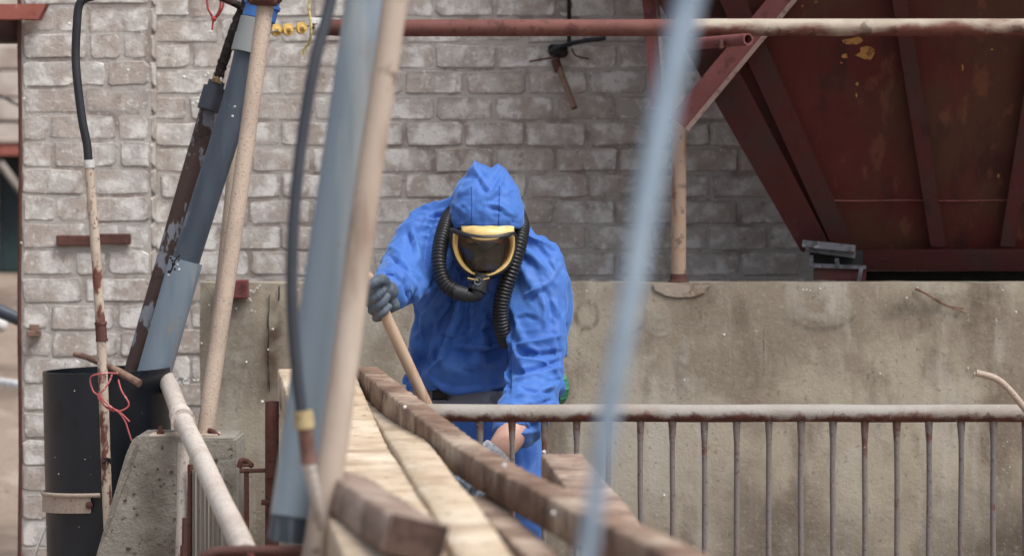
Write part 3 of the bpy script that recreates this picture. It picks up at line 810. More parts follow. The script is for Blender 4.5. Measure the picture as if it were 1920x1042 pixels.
# electric-fence style spool rod
ins = thing("spool_rod", P(545, 55, TY - .02), "thin rod with three yellow spool discs at the pipe end", "rod")
b = MB(); b.tube([P(505, 60, TY - .06), P(586, 48, TY - .01)], .003, 8); b.build("rod", M['galv'], ins)
for (x, y, r) in ((519, 57, 11.5), (541, 56, 11.5), (566, 53, 11.2)):
    ax = (P(586, 49, TY - .05) - P(505, 57, TY + .16)).normalized()
    b = MB(); c = P(x, y, TY - .04); R = S(r, TY)
    b.lathe([(-.009, .007), (-.009, R * .45), (-.006, R * .5), (-.006, R * .86), (-.009, R * .9), (-.009, R), (.003, R), (.003, R * .55), (.012, .008), (.02, .006)], c, ax, 26)
    b.build("spool", M['yellow'], ins)
# yellow rope end
b = MB()
pts, _ = pp([(584, -20, TY - .045), (579, 12, TY - .045), (582, 35, TY - .05), (583, 60, TY - .05), (580, 80, TY - .03), (571, 91, TY - .02)], 8)
b.tube(pts, [.0042 + .0008 * math.sin(i * 1.6) for i in range(len(pts))], 8)
for k in range(9):
    e = P(571 + rnd(-8, 5), 91 + rnd(6, 13), TY - .02 + rnd(-.01, .01)); b.tube([pts[-1], (pts[-1] + e) / 2 + Vector((rnd(-.003, .003), 0, 0)), e], .0012, 5)
tag(b.build("frayed_rope", M['rope']), "frayed yellow rope hanging over the white pipe end", "rope")
# post standing on the concrete wall
po = thing("post", P(1273, 527, 9.47), "sun bleached round post standing on top of the concrete wall", "post")
b = MB(); q = [P(1272 + .6 * math.sin(i), 530, 9.47) for i in range(16)]
for i, p in enumerate(q): p.z = ztop - .02 + i * .18
b.tube(q, S(14, 9.47), 18); b.build("tube", M['postpipe'], po)
b = MB(); b.lathe([(0, S(20, 9.47)), (.006, S(20, 9.47)), (.012, S(16, 9.47)), (.03, S(15, 9.47))], Vector((q[0].x, 9.47, ztop - .004)), (0, 0, 1)); b.build("base_collar", M['rust'], po)
# red oxide angle pieces
def angle_iron(name, x0, y0, x1, y1, Y, w, label, lip=9, mat=M['oxide'], Yb=None):
    """L section: broad leaf facing the camera, lip turned along its lower/right edge"""
    Yb = Yb or Y
    A, B = P(x0, y0, Y), P(x1, y1, Yb); d = (B - A).normalized(); n = Vector((-d.z, 0, d.x))
    if n.x < 0: n = -n
    W = S(w, Y); t = .006; b = MB()
    f = Vector((0, t, 0))
    b.hexa([A - n * W / 2, B - n * W / 2, B + n * W / 2, A + n * W / 2], [A - n * W / 2 + f, B - n * W / 2 + f, B + n * W / 2 + f, A + n * W / 2 + f])
    o = tag(b.build(name, mat, smooth=False), label, "angle iron")
    b = MB(); a1, b1 = A + n * (W / 2 + .0005), B + n * (W / 2 + .0005); e = n * S(lip, Y)
    b.hexa([a1 + Vector((0, -.006, 0)), b1 + Vector((0, -.006, 0)), b1 + e + Vector((0, .004, 0)), a1 + e + Vector((0, .004, 0))],
           [a1 + Vector((0, .03, 0)), b1 + Vector((0, .03, 0)), b1 + e + Vector((0, .03, 0)), a1 + e + Vector((0, .03, 0))])
    ORG[o.name] = Vector((0, 0, 0)); b.build("lip", M['angle_edge'], o, smooth=False)
    return o
M['angle_edge'] = rusty("worn angle edge", C(164, 136, 128), .42, 14, rust=C(112, 62, 58), dirt=C(150, 112, 104))
angle_iron("diagonal_brace", 1270, 229, 1500, -48, 9.32, 36, "red oxide angle iron brace slanting down to the post", 9)
angle_iron("hanging_angle", 1214, -30, 1232, 200, 9.36, 24, "red oxide angle iron hanging upright beside the brick wall", 8)
# stub of open pipe
st = thing("pipe_stub", P(1360, 76, 9.1), "short open-ended rusty pipe stub under the overhead pipe", "pipe")
a, e = P(1296, 83, 9.24), P(1403, 74, 8.98)
b = MB(); b.tube([a + (e - a) * i / 8 for i in range(9)], S(11.5, 9.0), 20, caps=False, jit=.01); d = (e - a).normalized()
b.pipe_end(e, d, S(11.5, 9.0), S(8.6, 9.0), .14); b.build("tube", M['oxide'], st)
b = MB(); b.bevbox(P(1349, 92, 9.04), P(1355, 76, 9.07), .002); b.build("bolt", M['rust'], st, smooth=False)
# junk hanging on the brick wall
jk = thing("wall_fitting", P(1060, 95, WY - .05), "dark broken wall fitting with wires and a dangling bent conduit", "fitting")
Yj = WY - .05
b = MB(); b.tube([P(1067, -30, Yj), P(1067, 40, Yj), P(1067, 88, Yj)], S(4, Yj), 10); b.build("drop_wire", M['tarry'], jk)
b = MB(); b.tube(pp([(1030, 99, Yj), (1050, 88, Yj - .02), (1090, 78, Yj), (1136, 72, Yj)])[0], S(4.5, Yj), 10, jit=.1); b.build("cable", M['rubber'], jk)
b = MB(); b.bevbox(P(1028, 104, Yj + .03), P(1064, 84, Yj + .06), .008); b.ell(P(1050, 100, Yj), (.03, .03, .018)); b.build("box", M['tarry'], jk, smooth=False)
b = MB(); b.tube(pp([(1072, 92, Yj), (1080, 105, Yj), (1104, 111, Yj)])[0], .003, 6); b.tube(pp([(992, 116, Yj), (1015, 112, Yj), (1040, 108, Yj)])[0], .0035, 6); b.build("wire", M['rust'], jk)
b = MB(); a, e = P(1044, 118, Yj), P(1077, 203, Yj - .06)
b.tube([a, (a * 2 + e) / 3, (a + e * 2) / 3, e], S(6.2, Yj), 14, caps=False); b.pipe_end(e, e - a, S(6.2, Yj), S(4.6, Yj), .06); b.build("conduit", M['twig'], jk)
b = MB(); b.tube([P(1041, 112, Yj), P(1048, 134, Yj - .005)], S(8.5, Yj), 12); b.build("coupling", M['rust'], jk)
# ------------------------------------------------------------------ railing
RY = 7.95
rl = thing("railing", P(1200, 775, RY), "weathered pipe railing with thin rusty upright bars in front of the worker", "railing")
pts = [P(540 + i * 50, 773.5 + .5 * math.sin(i * .9) + (i * 50) * .0008, RY) for i in range(33)]
b = MB(); b.tube(pts, S(16.6, RY), 20, jit=.006); b.build("top_rail", M['rail'], rl)
x = 660.0
for i in range(25):
    xc = x + i * 60.1
    if xc > 2080: break
    b = MB(); n = 14
    q = [P(xc + .5 * math.sin(i + k), 786, RY) for k in range(n)]
    for k, p in enumerate(q): p.z = p.z - k * .068
    rr = [S(5.3, RY) * rnd(.95, 1.06) for _ in q]; rr[0] *= 1.5
    b.tube(q, rr, 10)
    b.build("bar", M['railbar'], rl)
b = MB(); q = [P(540 + i * 50, 1368, RY) for i in range(33)]; b.tube(q, .015, 12); b.build("bottom_rail", M['rail'], rl)

# rusty gate post with latch
gp = thing("gate_post", P(510, 1360, RY), "short rusty steel post at the railing's left end", "post")
b = MB(); n = 12; q = [P(510, 752, RY) for _ in range(n)]
for k, p in enumerate(q): p.z = p.z - k * .088
b.tube(q, S(13, RY), 18, caps=False); b.pipe_end(q[0], (0, 0, 1), S(13, RY), S(10.5, RY), .2)
b.build("tube", M['rust'], gp)
b = MB(); b.tube(pp([(448, 876, RY), (454, 862, RY), (466, 867, RY + .01), (472, 872, RY)])[0], .008, 8); b.tube([P(448, 871, RY), P(474, 872, RY)], .0045, 8); b.build("hook", M['rust'], gp)
b = MB(); b.tube([P(450, 882, RY), P(510, 881, RY - .01)], .0062, 10, jit=.05); b.lathe([(-.02, .016), (.02, .016)], P(508, 881, RY - .02), (0, 0, 1), 14); b.build("latch_bar", M['rust'], gp)
b = MB(); q = [P(462, 878, RY) for _ in range(10)]
for k, p in enumerate(q): p.z = p.z - k * .08; p.x += .004 * k / 10
b.tube(q, S(4.8, RY), 10); b.build("drop_rod", M['rust'], gp)
b = MB(); b.tube([P(490, 941, RY - .03), P(512, 941, RY - .03)], .008, 8); b.build("hinge_pin", M['rust'], gp)

# ------------------------------------------------------------------ black drum
DY = 8.82
dc = P(200, 690, DY)
dr = thing("black_drum", Vector((dc.x, DY, 0)), "black plastic drum pipe holding the leaning pipes", "drum")
b = MB(); seg = 56; R = S(119, DY)
def drum_ring(z, r, inner=False):
    out = []
    for k in range(seg):
        a = 2 * math.pi * k / seg
        tilt = .006 * math.cos(a) if z > 1.0 else 0
        out.append(b.vert((dc.x + .018 * (1.02 - z) + r * math.cos(a), DY + r * math.sin(a), z + tilt), z))
    return out
ztp = zx(692, DY)
zs = [0, .2, .45, zx(965, DY), zx(940, DY), .8, .95, ztp - .01, ztp]
outer = [drum_ring(z, R * (.97 + .03 * z / ztp)) for z in zs]
inner = [drum_ring(z, R * (.97 + .03 * z / ztp) - .009) for z in (ztp, .9, .2)]
for A, B in zip(outer, outer[1:]):
    for k in range(seg): b.f.append((A[k], A[(k + 1) % seg], B[(k + 1) % seg], B[k]))
for A, B in zip([outer[-1]] + inner, inner):
    for k in range(seg): b.f.append((A[k], A[(k + 1) % seg], B[(k + 1) % seg], B[k]))
b.f.append(tuple(inner[-1]))
b.build("shell", M['binblack'], dr)
b = MB()
def strap(z0, z1, r, a0, a1, n=30):
    rows = []
    for i in range(n + 1):
        a = a0 + (a1 - a0) * i / n
        rows.append([b.vert((dc.x + .009 + q * math.cos(a), DY + q * math.sin(a), z + .016 * (i / n - .5))) for q, z in ((r, z0), (r + .006, z0), (r + .006, z1), (r, z1))])
    for A, B in zip(rows, rows[1:]):
        for k in range(4): b.f.append((A[k], A[(k + 1) % 4], B[(k + 1) % 4], B[k]))
    b.f.append(tuple(rows[0])); b.f.append(tuple(reversed(rows[-1])))
strap(zx(966, 8.62), zx(936, 8.62), R + .003, math.radians(168), math.radians(262))
so = b.build("strap", M['beigepipe'], dr, angle=30)
b = MB(); q = []
for i in range(20):
    a = math.radians(160 + 110 * i / 19); q.append(Vector((dc.x + .009 + (R + .008) * math.cos(a), DY + (R + .008) * math.sin(a), zx(932, 8.62) + .014 * (i / 19 - .5))))
b.tube(q, .007, 10); b.build("hoop", M['beigepipe'], dr)
b = MB(); b.lathe([(0, .011), (.008, .011), (.010, .006)], P(167, 946, 8.62), (.1, -1, 0), 8); b.build("bolt", M['rust'], so)
b = MB(); b.lathe([(0, .007), (.003, .007)], P(219, 711, 8.617), (0, -1, 0), 12); b.build("wire_hole", M['blackmat'], dr)
b = MB(); b.tube([P(86, 985, 8.72), P(72, 1020, 8.72), P(56, 1070, 8.72)], .0045, 8, jit=.2)
tag(b.build("rope", M['whitepaint']), "thin white rope hanging behind the black drum's foot", "rope")
# stick lying across the drum
b = MB(); s = pp([(140, 663, 8.66, S(5.5, 8.6)), (170, 672, 8.63, S(6, 8.6)), (215, 692, 8.6, S(7, 8.6)), (262, 719, 8.56, S(7.5, 8.6))], 5)
b.tube(s[0], s[1], 12, jit=.06)
tag(b.build("rusty_rod", M['rust'] if False else M['twig']), "short brown rod lying across the black drum's rim", "rod")

# ------------------------------------------------------------------ thin flaking pipe with rubber hose on top
TYp = 8.50
tpp = thing("thin_standpipe", P(200, 1000, TYp), "thin cream and rust standpipe with a black hose, in front of the drum", "standpipe")
L = [(167, 312, TYp + .04), (176, 420, TYp + .03), (184, 540, TYp + .02), (190, 640, TYp + .01), (195, 760, TYp), (199, 880, TYp), (203, 980, TYp), (210, 1120, TYp)]
pts, _ = pp(L, 5); b = MB(); b.tube(pts, S(9.3, TYp), 16, jit=.01); b.build("pipe", M['creamrust'], tpp)
b = MB(); b.tube([P(188.5, 604, TYp + .012), P(191, 640, TYp + .012)], S(10.6, TYp), 16)
for y in (606, 637): b.tube([P(188.6 + (y - 604) * .07, y - 2.5, TYp + .012), P(188.8 + (y - 604) * .07, y + 2.5, TYp + .012)], S(11.8, TYp), 16)
b.build("coupling", M['rust'], tpp)
b = MB(); b.tube([P(167, 300, TYp + .04), P(167.6, 315, TYp + .04)], S(10.8, TYp), 16); b.build("white_collar", M['whitepaint'], tpp)
hs = pp([(230, -40, TYp + .05), (190, -12, TYp + .05), (160, -2, TYp + .05), (148, 12, TYp + .05), (144, 50, TYp + .05), (142, 110, TYp + .05), (147, 170, TYp + .045), (155, 230, TYp + .04), (163, 270, TYp + .04), (166, 304, TYp + .04)], 7)
b = MB(); b.tube(hs[0], S(8.2, TYp), 16); b.build("hose", M['rubber'], tpp)
# red wire tied round it
b = MB()
Yw = TYp - .03
for path in ([(222, 700, Yw - .01), (200, 699, Yw - .015), (176, 703, Yw - .01), (169, 712, Yw), (175, 733, Yw), (186, 742, Yw - .01), (192, 755, Yw - .01), (205, 767, Yw), (225, 770, Yw), (240, 762, Yw), (240, 752, Yw), (228, 732, Yw), (222, 712, Yw + .05)],
             [(210, 702, Yw), (205, 715, Yw - .01), (195, 730, Yw - .012), (184, 742, Yw - .01), (196, 760, Yw - .01), (218, 768, Yw), (231, 778, Yw), (243, 790, Yw)],
             [(186, 738, Yw - .01), (196, 752, Yw - .014), (212, 765, Yw - .01), (225, 775, Yw), (235, 790, Yw), (241, 808, Yw), (247, 826, Yw)]):
    b.tube(pp(path, 7)[0], S(1.6, TYp), 8)
tag(b.build("tie_wire", M['redwire']), "pink red wire looped round the thin standpipe", "wire")
b = MB()
for k in range(7):
    b.tube([P(200 + rnd(-9, 12), 862 + rnd(-6, 10), TYp - .02), P(202, 862 + rnd(-4, 4), TYp - .025), P(200 + rnd(-9, 12), 866 + rnd(-8, 8), TYp - .02)], .0025, 6)
tag(b.build("grass_knot", M['tarry']), "dark dry grass knot on the lower standpipe", "knot")

# ------------------------------------------------------------------ pipes leaning out of the drum
lp = thing("peeling_pipe", P(250, 700, 8.86), "mottled peeling pipe with tarry hose leaning out of the drum", "pipe")
b = MB(); a, e = P(232, 760, 8.93), P(397, 190, 9.03)
b.tube([a + (e - a) * i / 18 for i in range(19)], S(18, 8.9), 18, jit=.012); b.build("pipe", M['peeling'], lp)
d = (e - a).normalized()
b = MB(); c = P(391, 207, 8.975); b.tube([c, c + d * .075], S(22, 8.95), 18); b.tube([c + d * .0752, c + d * .095], S(16, 8.95), 12); b.build("coupling", M['hosefg'], lp)
b = MB(); c = P(406, 156, 8.97); b.tube([c, c + d * .035], S(11, 8.95), 6); b.build("brass_fitting", M['brass'], lp, smooth=False)
b = MB(); s = pp([(409, 146, 8.97), (420, 112, 8.97), (437, 62, 8.96), (452, 24, 8.96), (466, 0, 8.96), (476, -30, 8.96)], 7)
b.tube(s[0], [S(10, 8.95) * rnd(.88, 1.12) for _ in s[0]], 14, jit=.1)
b.tube(pp([(400, -10, 8.93), (430, 2, 8.94), (450, 12, 8.95)], 5)[0], S(7, 8.95), 12, jit=.06); b.build("tarry_hose", M['tarry'], lp)

gpipe = thing("slate_pipe", P(290, 720, 8.75), "thick slate grey plastic pipe with blue clamp leaning out of the drum", "pipe")
ax = [(272, 760, 8.85), (306, 640, 8.85), (349, 488, 8.85)]
b = MB(); s = pp(ax, 8); b.tube(s[0], S(32, 8.77), 24, caps=True); b.build("lower_length", M['pvc'], gpipe)
b = MB(); s = pp([(348.5, 489, 8.85, S(28, 8.79)), (388, 365, 8.86, S(28, 8.8)), (428, 240, 8.87, S(28.5, 8.8)), (454, 150, 8.875, S(29, 8.8)), (467, 98, 8.88, S(30, 8.8))], 8); b.tube(s[0], s[1], 24, flat=.93); b.build("upper_length", M['pvc_dark'], gpipe)
d = (P(484, 30, 8.88) - P(466, 98, 8.87)).normalized()
b = MB(); c = P(465, 101, 8.87); b.tube([c, c + d * .056], S(33, 8.87), 24); b.tube([c + d * .056, c + d * .11], S(31.5, 8.87), 24); b.build("grey_collar", M['pvc_grey'], gpipe)
c = P(485, 37, 8.88)
b = MB(); b.tube([c, c + d * .04], S(32, 8.88), 24); b.tube([c + d * .04, c + d * .05], S(35, 8.88), 24); b.tube([c + d * .05, c + d * .12], S(31, 8.88), 24)
b.bevbox(c + Vector((.012, -.062, .002)), c + Vector((.05, -.045, .05)), .004); b.build("blue_clamp", M['blueplastic'], gpipe)
b = MB(); s = pp([(338, 478, 8.73), (327, 490, 8.72), (322, 505, 8.72), (316, 514, 8.72)], 4); b.tube(s[0], .003, 6)
for k in range(8): b.ell(P(320 + rnd(-6, 16), 495 + rnd(-14, 16), 8.715), (.004, .004, .004), 6, 5)
tag(b.build("dried_weed", M['tarry']), "dry weed strand stuck on the slate pipe's joint", "weed")

def pole(name, L, r, mat, label, cat="pole", n=8, seg=18, jit=.008):
    b = MB(); s = pp(L, n); b.tube(s[0], s[1] if s[1] else r, seg, jit=jit)
    return tag(b.build(name, mat), label, cat)
stake = thing("beige_pole", P(388, 815, 8.38), "dusty beige pole standing on the concrete plinth", "pole")
b = MB(); s = pp([(385, 814, 8.36), (402, 690, 8.40), (430, 500, 8.46), (462, 270, 8.53), (484, 110, 8.58), (497, 16, 8.61), (505, -40, 8.62)], 8); b.tube(s[0], S(16, 8.45), 18, jit=.006); b.build("tube", M['beigepipe'], stake)
b = MB(); b.ell(P(496, 0, 8.6), (.055, .045, .02)); b.tube([P(470, 0, 8.58), P(520, 4, 8.58)], .014, 10, jit=.1); b.build("rusty_cap", M['rust'], stake)
pole("beige_pole", [(404, 640, 9.2), (428, 430, 9.22), (448, 200, 9.25), (462, -40, 9.28)], S(13, 9.2), M['beigepipe'], "second beige pole behind the slate pipe, mostly hidden")
b = MB()
s = pp([(388, -20, 9.3), (389, 12, 9.3), (396, 28, 9.3), (401, 36, 9.3), (410, 28, 9.3), (418, 12, 9.3), (421, -20, 9.3)], 6); b.tube(s[0], .0035, 8)
s = pp([(414, -20, 9.29), (413, 12, 9.29), (407, 28, 9.29), (401, 37, 9.29), (399, 46, 9.29), (398, 57, 9.29)], 6); b.tube(s[0], .0035, 8); b.ell(P(401, 36, 9.29), (.009, .009, .009), 8, 6)
tag(b.build("red_string", M['redstring']), "red string loop with a knot hanging at the top", "string")

# ------------------------------------------------------------------ concrete plinth and what stands on it
PLY = 8.24
b = MB()
def plinth():
    prof = [(250, 820), (262, 818), (440, 822), (443, 830), (441, 1390), (60, 1390), (170, 1075), (236, 850)]
    bm = bmesh.new()
    vs_ = [bm.verts.new(P(x, y, PLY)) for x, y in prof]
    f = bm.faces.new(vs_)
    r = bmesh.ops.extrude_face_region(bm, geom=[f])
    for v in [g for g in r['geom'] if isinstance(g, bmesh.types.BMVert)]: v.co.y += .28
    bmesh.ops.bevel(bm, geom=[e for e in bm.edges], offset=.006, segments=2, affect='EDGES')
    bmesh.ops.triangulate(bm, faces=bm.faces)
    bmesh.ops.subdivide_edges(bm, edges=[e for e in bm.edges if e.calc_length() > .06], cuts=3, use_grid_fill=True)
    for v in bm.verts: v.co.z += .002 * noise.noise(v.co * 30); v.co.y += .002 * noise.noise(v.co * 22)
    b.add_bm(bm)
plinth()
pln = b.build("concrete_plinth", M['plinth'], angle=40)
tag(pln, "grey porous concrete plinth with a sloping left side", "plinth")
for k in range(46):       # open pores on the face
    x, y = rnd(215, 435), rnd(850, 1040)
    if x < 262 - (y - 850) * .33: continue
    b = MB(); r = rnd(.8, 3.6) * (1 if k % 4 else 1.6)
    o = [b.vert(P(x + r * rnd(.7, 1.2) * math.cos(a), y + r * rnd(.5, 1) * math.sin(a), PLY - .0035)) for a in [2 * math.pi * i / 7 for i in range(7)]]
    b.f.append(tuple(o)); b.build("pore", M['stain_pore'] if 'stain_pore' in M else M.setdefault('stain_pore', layered("dark pore", C(84, 76, 68), [], rough=1)), pln, smooth=False)
b = MB(); b.tube(pp([(258, 834, PLY - .004), (244, 872, PLY - .004), (222, 930, PLY - .004), (196, 1000, PLY - .004)], 6)[0], .004, 6, jit=.3, flat=.4)
b.build("edge_ridge", M['plinth'], pln)
bp = thing("base_plate", P(345, 815, 8.33), "pale flat plate with a rusty bolt on top of the plinth", "plate")
b = MB(); b.bevbox((xx(281, 8.3), 8.27, zx(822, 8.3)), (xx(338, 8.3), 8.37, zx(813, 8.3)), .002); b.build("plate", M['beigepipe'], bp, smooth=False); b = MB(); b.bevbox((xx(372, 8.3), 8.30, zx(820, 8.3)), (xx(408, 8.3), 8.40, zx(814, 8.3)), .002); b.build("plate", M['beigepipe'], bp, smooth=False)
b = MB(); b.lathe([(0, .012), (.009, .012), (.009, .007), (.022, .007)], P(301, 813, 8.3), (0, 0, 1), 6); b.build("bolt", M['rust'], bp, smooth=False)
b = MB(); b.tube(pp([(392, 806, 8.34), (400, 808, 8.33), (408, 816, 8.32)], 4)[0], .007, 8); b.build("bolt", M['rust'], bp)
# handrail coming forward
hr = thing("sloping_handrail", P(345, 790, 8.2), "pale painted handrail pipe running forward and down past the plinth", "handrail")
s = pp([(304, 698, 9.0), (320, 728, 8.66), (334, 765, 8.32), (349, 800, 8.05), (378, 860, 7.55), (412, 935, 6.95), (444, 1000, 6.45), (462, 1042, 6.15)], 6)
b = MB(); b.tube(s[0], .0275, 20, jit=.004); b.build("tube", M['pinkpipe'], hr)
a, e = P(340, 781, 8.16), P(349, 800, 8.04); d = (e - a).normalized()
b = MB(); b.tube([a - d * .03, a + d * .03], .0325, 20); b.tube([a + d * .03, a + d * .045], .0345, 20); b.build("coupling", M['pinkpipe'], hr)
pole("plinth_pipe", [(345, 830, 8.16), (343, 900, 8.15), (341, 1000, 8.14), (338, 1120, 8.13)], S(11, 8.15), M['pinkpipe'], "short pale upright pipe against the plinth face", "pipe")
pole("plinth_rod", [(357, 870, 8.12), (357, 960, 8.12), (356, 1120, 8.12)], S(5.5, 8.12), M['rust'], "rusty upright rod beside the plinth pipe", "rod", seg=8)
b = MB(); b.tube([P(346, 970, 8.08), P(345, 1024, 8.08)], S(4.5, 8.08), 8); b.tube([P(344, 1022, 8.08), P(343, 1060, 8.08)], S(6, 8.08), 10)
tag(b.build("hinge_rod", M['rust']), "short rusty hinge rod at the plinth's foot", "rod")
b = MB(); n = 24; rows = []
for i in range(n + 1):
    x = 361 + 58 * i / n; rows.append((b.vert(P(x, 880, 8.1 + .006 * math.sin(i * 1.9))), b.vert(P(x, 1240, 8.1 + .006 * math.sin(i * 1.9))), b.vert(P(x, 1240, 8.115 + .006 * math.sin(i * 1.9))), b.vert(P(x, 880, 8.115 + .006 * math.sin(i * 1.9)))))
for A, B in zip(rows, rows[1:]):
    for k in range(4): b.f.append((A[k], A[(k + 1) % 4], B[(k + 1) % 4], B[k]))
b.f.append(rows[0]); b.f.append(tuple(reversed(rows[-1])))
tag(b.build("corrugated_sheet", M['galv'], smooth=False), "strip of grey ribbed sheet behind the sloping handrail", "sheet")
# red bar of a gate, bottom edge
gt = thing("red_gate", P(540, 1200, 6.1), "rusty red gate with rounded top bar at the bottom edge", "gate")
b = MB(); s = pp([(372, 1250, 6.12), (374, 1100, 6.12), (380, 1052, 6.12), (398, 1036, 6.12), (430, 1033, 6.12), (560, 1033, 6.1), (720, 1037, 6.08), (860, 1040, 6.06)], 7); b.tube(s[0], S(11, 6.1), 14); b.build("top_bar", M['rust'], gt)
for x in (470, 570, 670, 770):
    b = MB(); b.tube([P(x, 1036, 6.1), P(x, 1300, 6.1)], .008, 8); b.build("bar", M['oxide'], gt)
b = MB(); b.bevbox((xx(408, 9.36), 9.355, zx(560, 9.36)), (xx(465, 9.36), 9.394, zx(524, 9.36)), .004)
tag(b.build("red_plate", M['oxide'], smooth=False), "red oxide plate bolted to the concrete wall's top left corner", "plate")
# bent rod at the right
pole("bent_rod", [(1830, 699, 7.8), (1848, 703, 7.8), (1866, 709, 7.8), (1884, 722, 7.8), (1905, 745, 7.8), (1940, 790, 7.8), (1990, 860, 7.8)], S(6.4, 7.8), M['beigepipe'], "bent beige rod rising at the right edge above the railing", "rod", seg=12)
# ------------------------------------------------------------------ timbers stacked on the railing
def timber(name, L, w, h, mat, label, seed, rough=.0022, skew=0.0, roll=0.0):
    """sawn timber: L = pixel/depth points of its left top edge; saw ridges run across it"""
    r = random.Random(seed)
    s = spl(L, 44); q = [P(a[0], a[1], a[2]) for a in s]
    W = [a[3] for a in s] if len(s[0]) > 3 else [w] * len(s)
    b = MB(); rows = []; al = 0; st = 0; hold = 0; o1 = o2 = o3 = 0
    for i, p in enumerate(q):
        t = (q[min(i + 1, len(q) - 1)] - q[max(i - 1, 0)]); t.z = 0; t.normalize()
        n = Vector((-t.y, t.x, 0))
        if n.x < 0: n = -n
        if i: al += (p - q[i - 1]).length
        f_ = lambda k: rough * (1.6 * noise.noise((al * 22, k, seed)) + 1.0 * noise.noise((al * 75, k, seed)) + 1.1 * (abs(noise.noise((al * 40, k, seed + 3))) - .25))
        o1, o2, o3 = f_(0), f_(5), f_(9)
        c = .004 + abs(r.gauss(0, .0012)); z = Vector((0, 0, 1)); ca, sa = math.cos(roll), math.sin(roll); n, z = n * ca - z * sa, z * ca + n * sa; ww = W[i]
        base = p + t * 0 + n * o2 + z * o1
        pr = [base + n * c, base + n * (ww * .5) + z * (o3 * .5), base + n * (ww - c) + z * o3, base + n * ww - z * c, base + n * (ww + o3) - z * (h - c), base + n * (ww - c) - z * h,
              base + n * c - z * h, base - z * (h - c) + n * o3 * .6, base - z * (h * .5) + n * o1 * .8, base - z * c]
        rows.append([b.vert(v + t * (skew * k), al) for k, v in enumerate(pr)])
    m = len(rows[0])
    for A, B in zip(rows, rows[1:]):
        for k in range(m): b.f.append((A[k], A[(k + 1) % m], B[(k + 1) % m], B[k]))
    b.f.append(tuple(reversed(rows[0]))); b.f.append(tuple(rows[-1]))
    return tag(b.build(name, mat, smooth=True, angle=48), label, "timber", "timbers stacked over the railing")
timber("timber_plank", [(521, 691, 8.06), (546, 770, 7.55), (560, 835, 6.86), (572, 871, 6.35), (585, 903, 5.96), (603, 944, 5.53), (632, 1010, 4.95), (690, 1150, 4.1)], .214, .095, M['wood_light'], "widest pale timber at the left of the stack, behind the poles", 3, .0018)
timber("timber_plank", [(663, 731, 8.03), (699, 776, 7.6), (724, 816, 7.0), (752, 860, 6.35), (778, 905, 5.8), (806, 946, 5.38), (850, 1030, 4.65), (905, 1150, 3.95)], .092, .035, M['wood_light'], "pale narrow plank between the widest timber and the dark curved one", 5, .0022)
timber("curved_timber", [(667, 687, 8.05), (715, 727, 7.6), (760, 762, 7.2), (804, 797, 6.85), (845, 829, 6.5), (898, 862, 6.1), (942, 888, 5.82), (1000, 916, 5.5), (1080, 960, 5.08), (1160, 994, 4.75), (1233, 1031, 4.42), (1330, 1085, 4.02)], .066, .068, M['wood_dark'], "dark curved square timber lying on top, from the worker towards the camera", 8, .0017)
timber("timber_plank", [(877, 928, 6.05), (918, 976, 5.6), (980, 1034, 5.15), (1060, 1120, 4.6), (1150, 1230, 4.1)], .062, .06, M['wood_mid'], "brown plank tucked under the dark curved timber", 11, .002)
timber("timber_plank", [(1015, 850, 7.05), (1040, 885, 6.6), (1075, 935, 6.0), (1110, 990, 5.5), (1160, 1075, 4.9), (1220, 1190, 4.3)], .103, .06, M['wood_mid'], "right-hand brown plank crossing under the dark curved timber near the railing", 14, .002)
timber("short_beam", [(598, 872, 5.60), (640, 900, 5.25), (690, 935, 4.9), (735, 962, 4.62)], .098, .064, M['wood_grey'], "short thick beam end nearest the camera, dark sawn end", 17, .002, roll=math.radians(14))
sbm = bpy.data.objects["short_beam"]; ORG["short_beam"] = Vector((0, 0, 0))
e0, e1 = P(735, 962, 4.62), P(690, 935, 4.9); td = (e0 - e1); td.z = 0; td.normalize(); nn = Vector((-td.y, td.x, 0)); nn = nn if nn.x > 0 else -nn
ca, sa = math.cos(math.radians(14)), math.sin(math.radians(14)); zz = Vector((0, 0, ca)) + nn * sa; nn = nn * ca - Vector((0, 0, sa))
b = MB(); q = [e0 + nn * .001, e0 + nn * .097, e0 + nn * .097 - zz * .063, e0 + nn * .001 - zz * .063]
b.hexa([v + td * .004 + Vector((0, 0, rnd(-.001, .001))) for v in q], [v - td * .002 for v in q])
M['endgrain'] = layered("dark sawn end", C(92, 70, 60), [dict(c=C(64, 48, 42), s=16, lo=.45, hi=.6), dict(c=C(128, 100, 84), s=24, lo=.58, hi=.68, amt=.6)], rough=.9, bump=((50, .6, .004),))
tag(b.build("sawn_end", M['endgrain'], sbm, smooth=False), "dark sawn end face")
ts = thing("trestle", Vector((0, 4.75, 0)), "low timber trestle carrying the near ends of the timbers", "trestle")
b = MB(); b.bevbox((-.62, 4.68, .74), (.55, 4.80, .855), .006); b.build("top_beam", M['wood_grey'], ts, smooth=False)
for x in (-.5, .42):
    for dy in (-.22, .22):
        b = MB(); b.tube([(x, 4.74 + dy * .1, .76), (x, 4.74 + dy, 0)], .035, 4); b.build("leg", M['wood_grey'], ts, smooth=False)
# crumpled grey sheet under the timbers
bm = bmesh.new(); bmesh.ops.create_grid(bm, x_segments=26, y_segments=20, size=.5)
b = MB()
for v in bm.verts:
    u, w_ = v.co.x + .5, v.co.y + .5
    hgt = .018 * noise.noise((u * 7, w_ * 7, 1)) + .012 * abs(noise.noise((u * 17, w_ * 17, 4)))
    v.co = Vector((-.175 + u * .12, 6.25 + w_ * .6, .893 + hgt * .8))
b.add_bm(bm)
so_ = b.build("crumpled_sheet", M['scrap'], smooth=False)
so_.modifiers.new("solid", 'SOLIDIFY').thickness = .002
tag(so_, "crumpled grey sheet showing in the gap under the curved timber", "sheet")

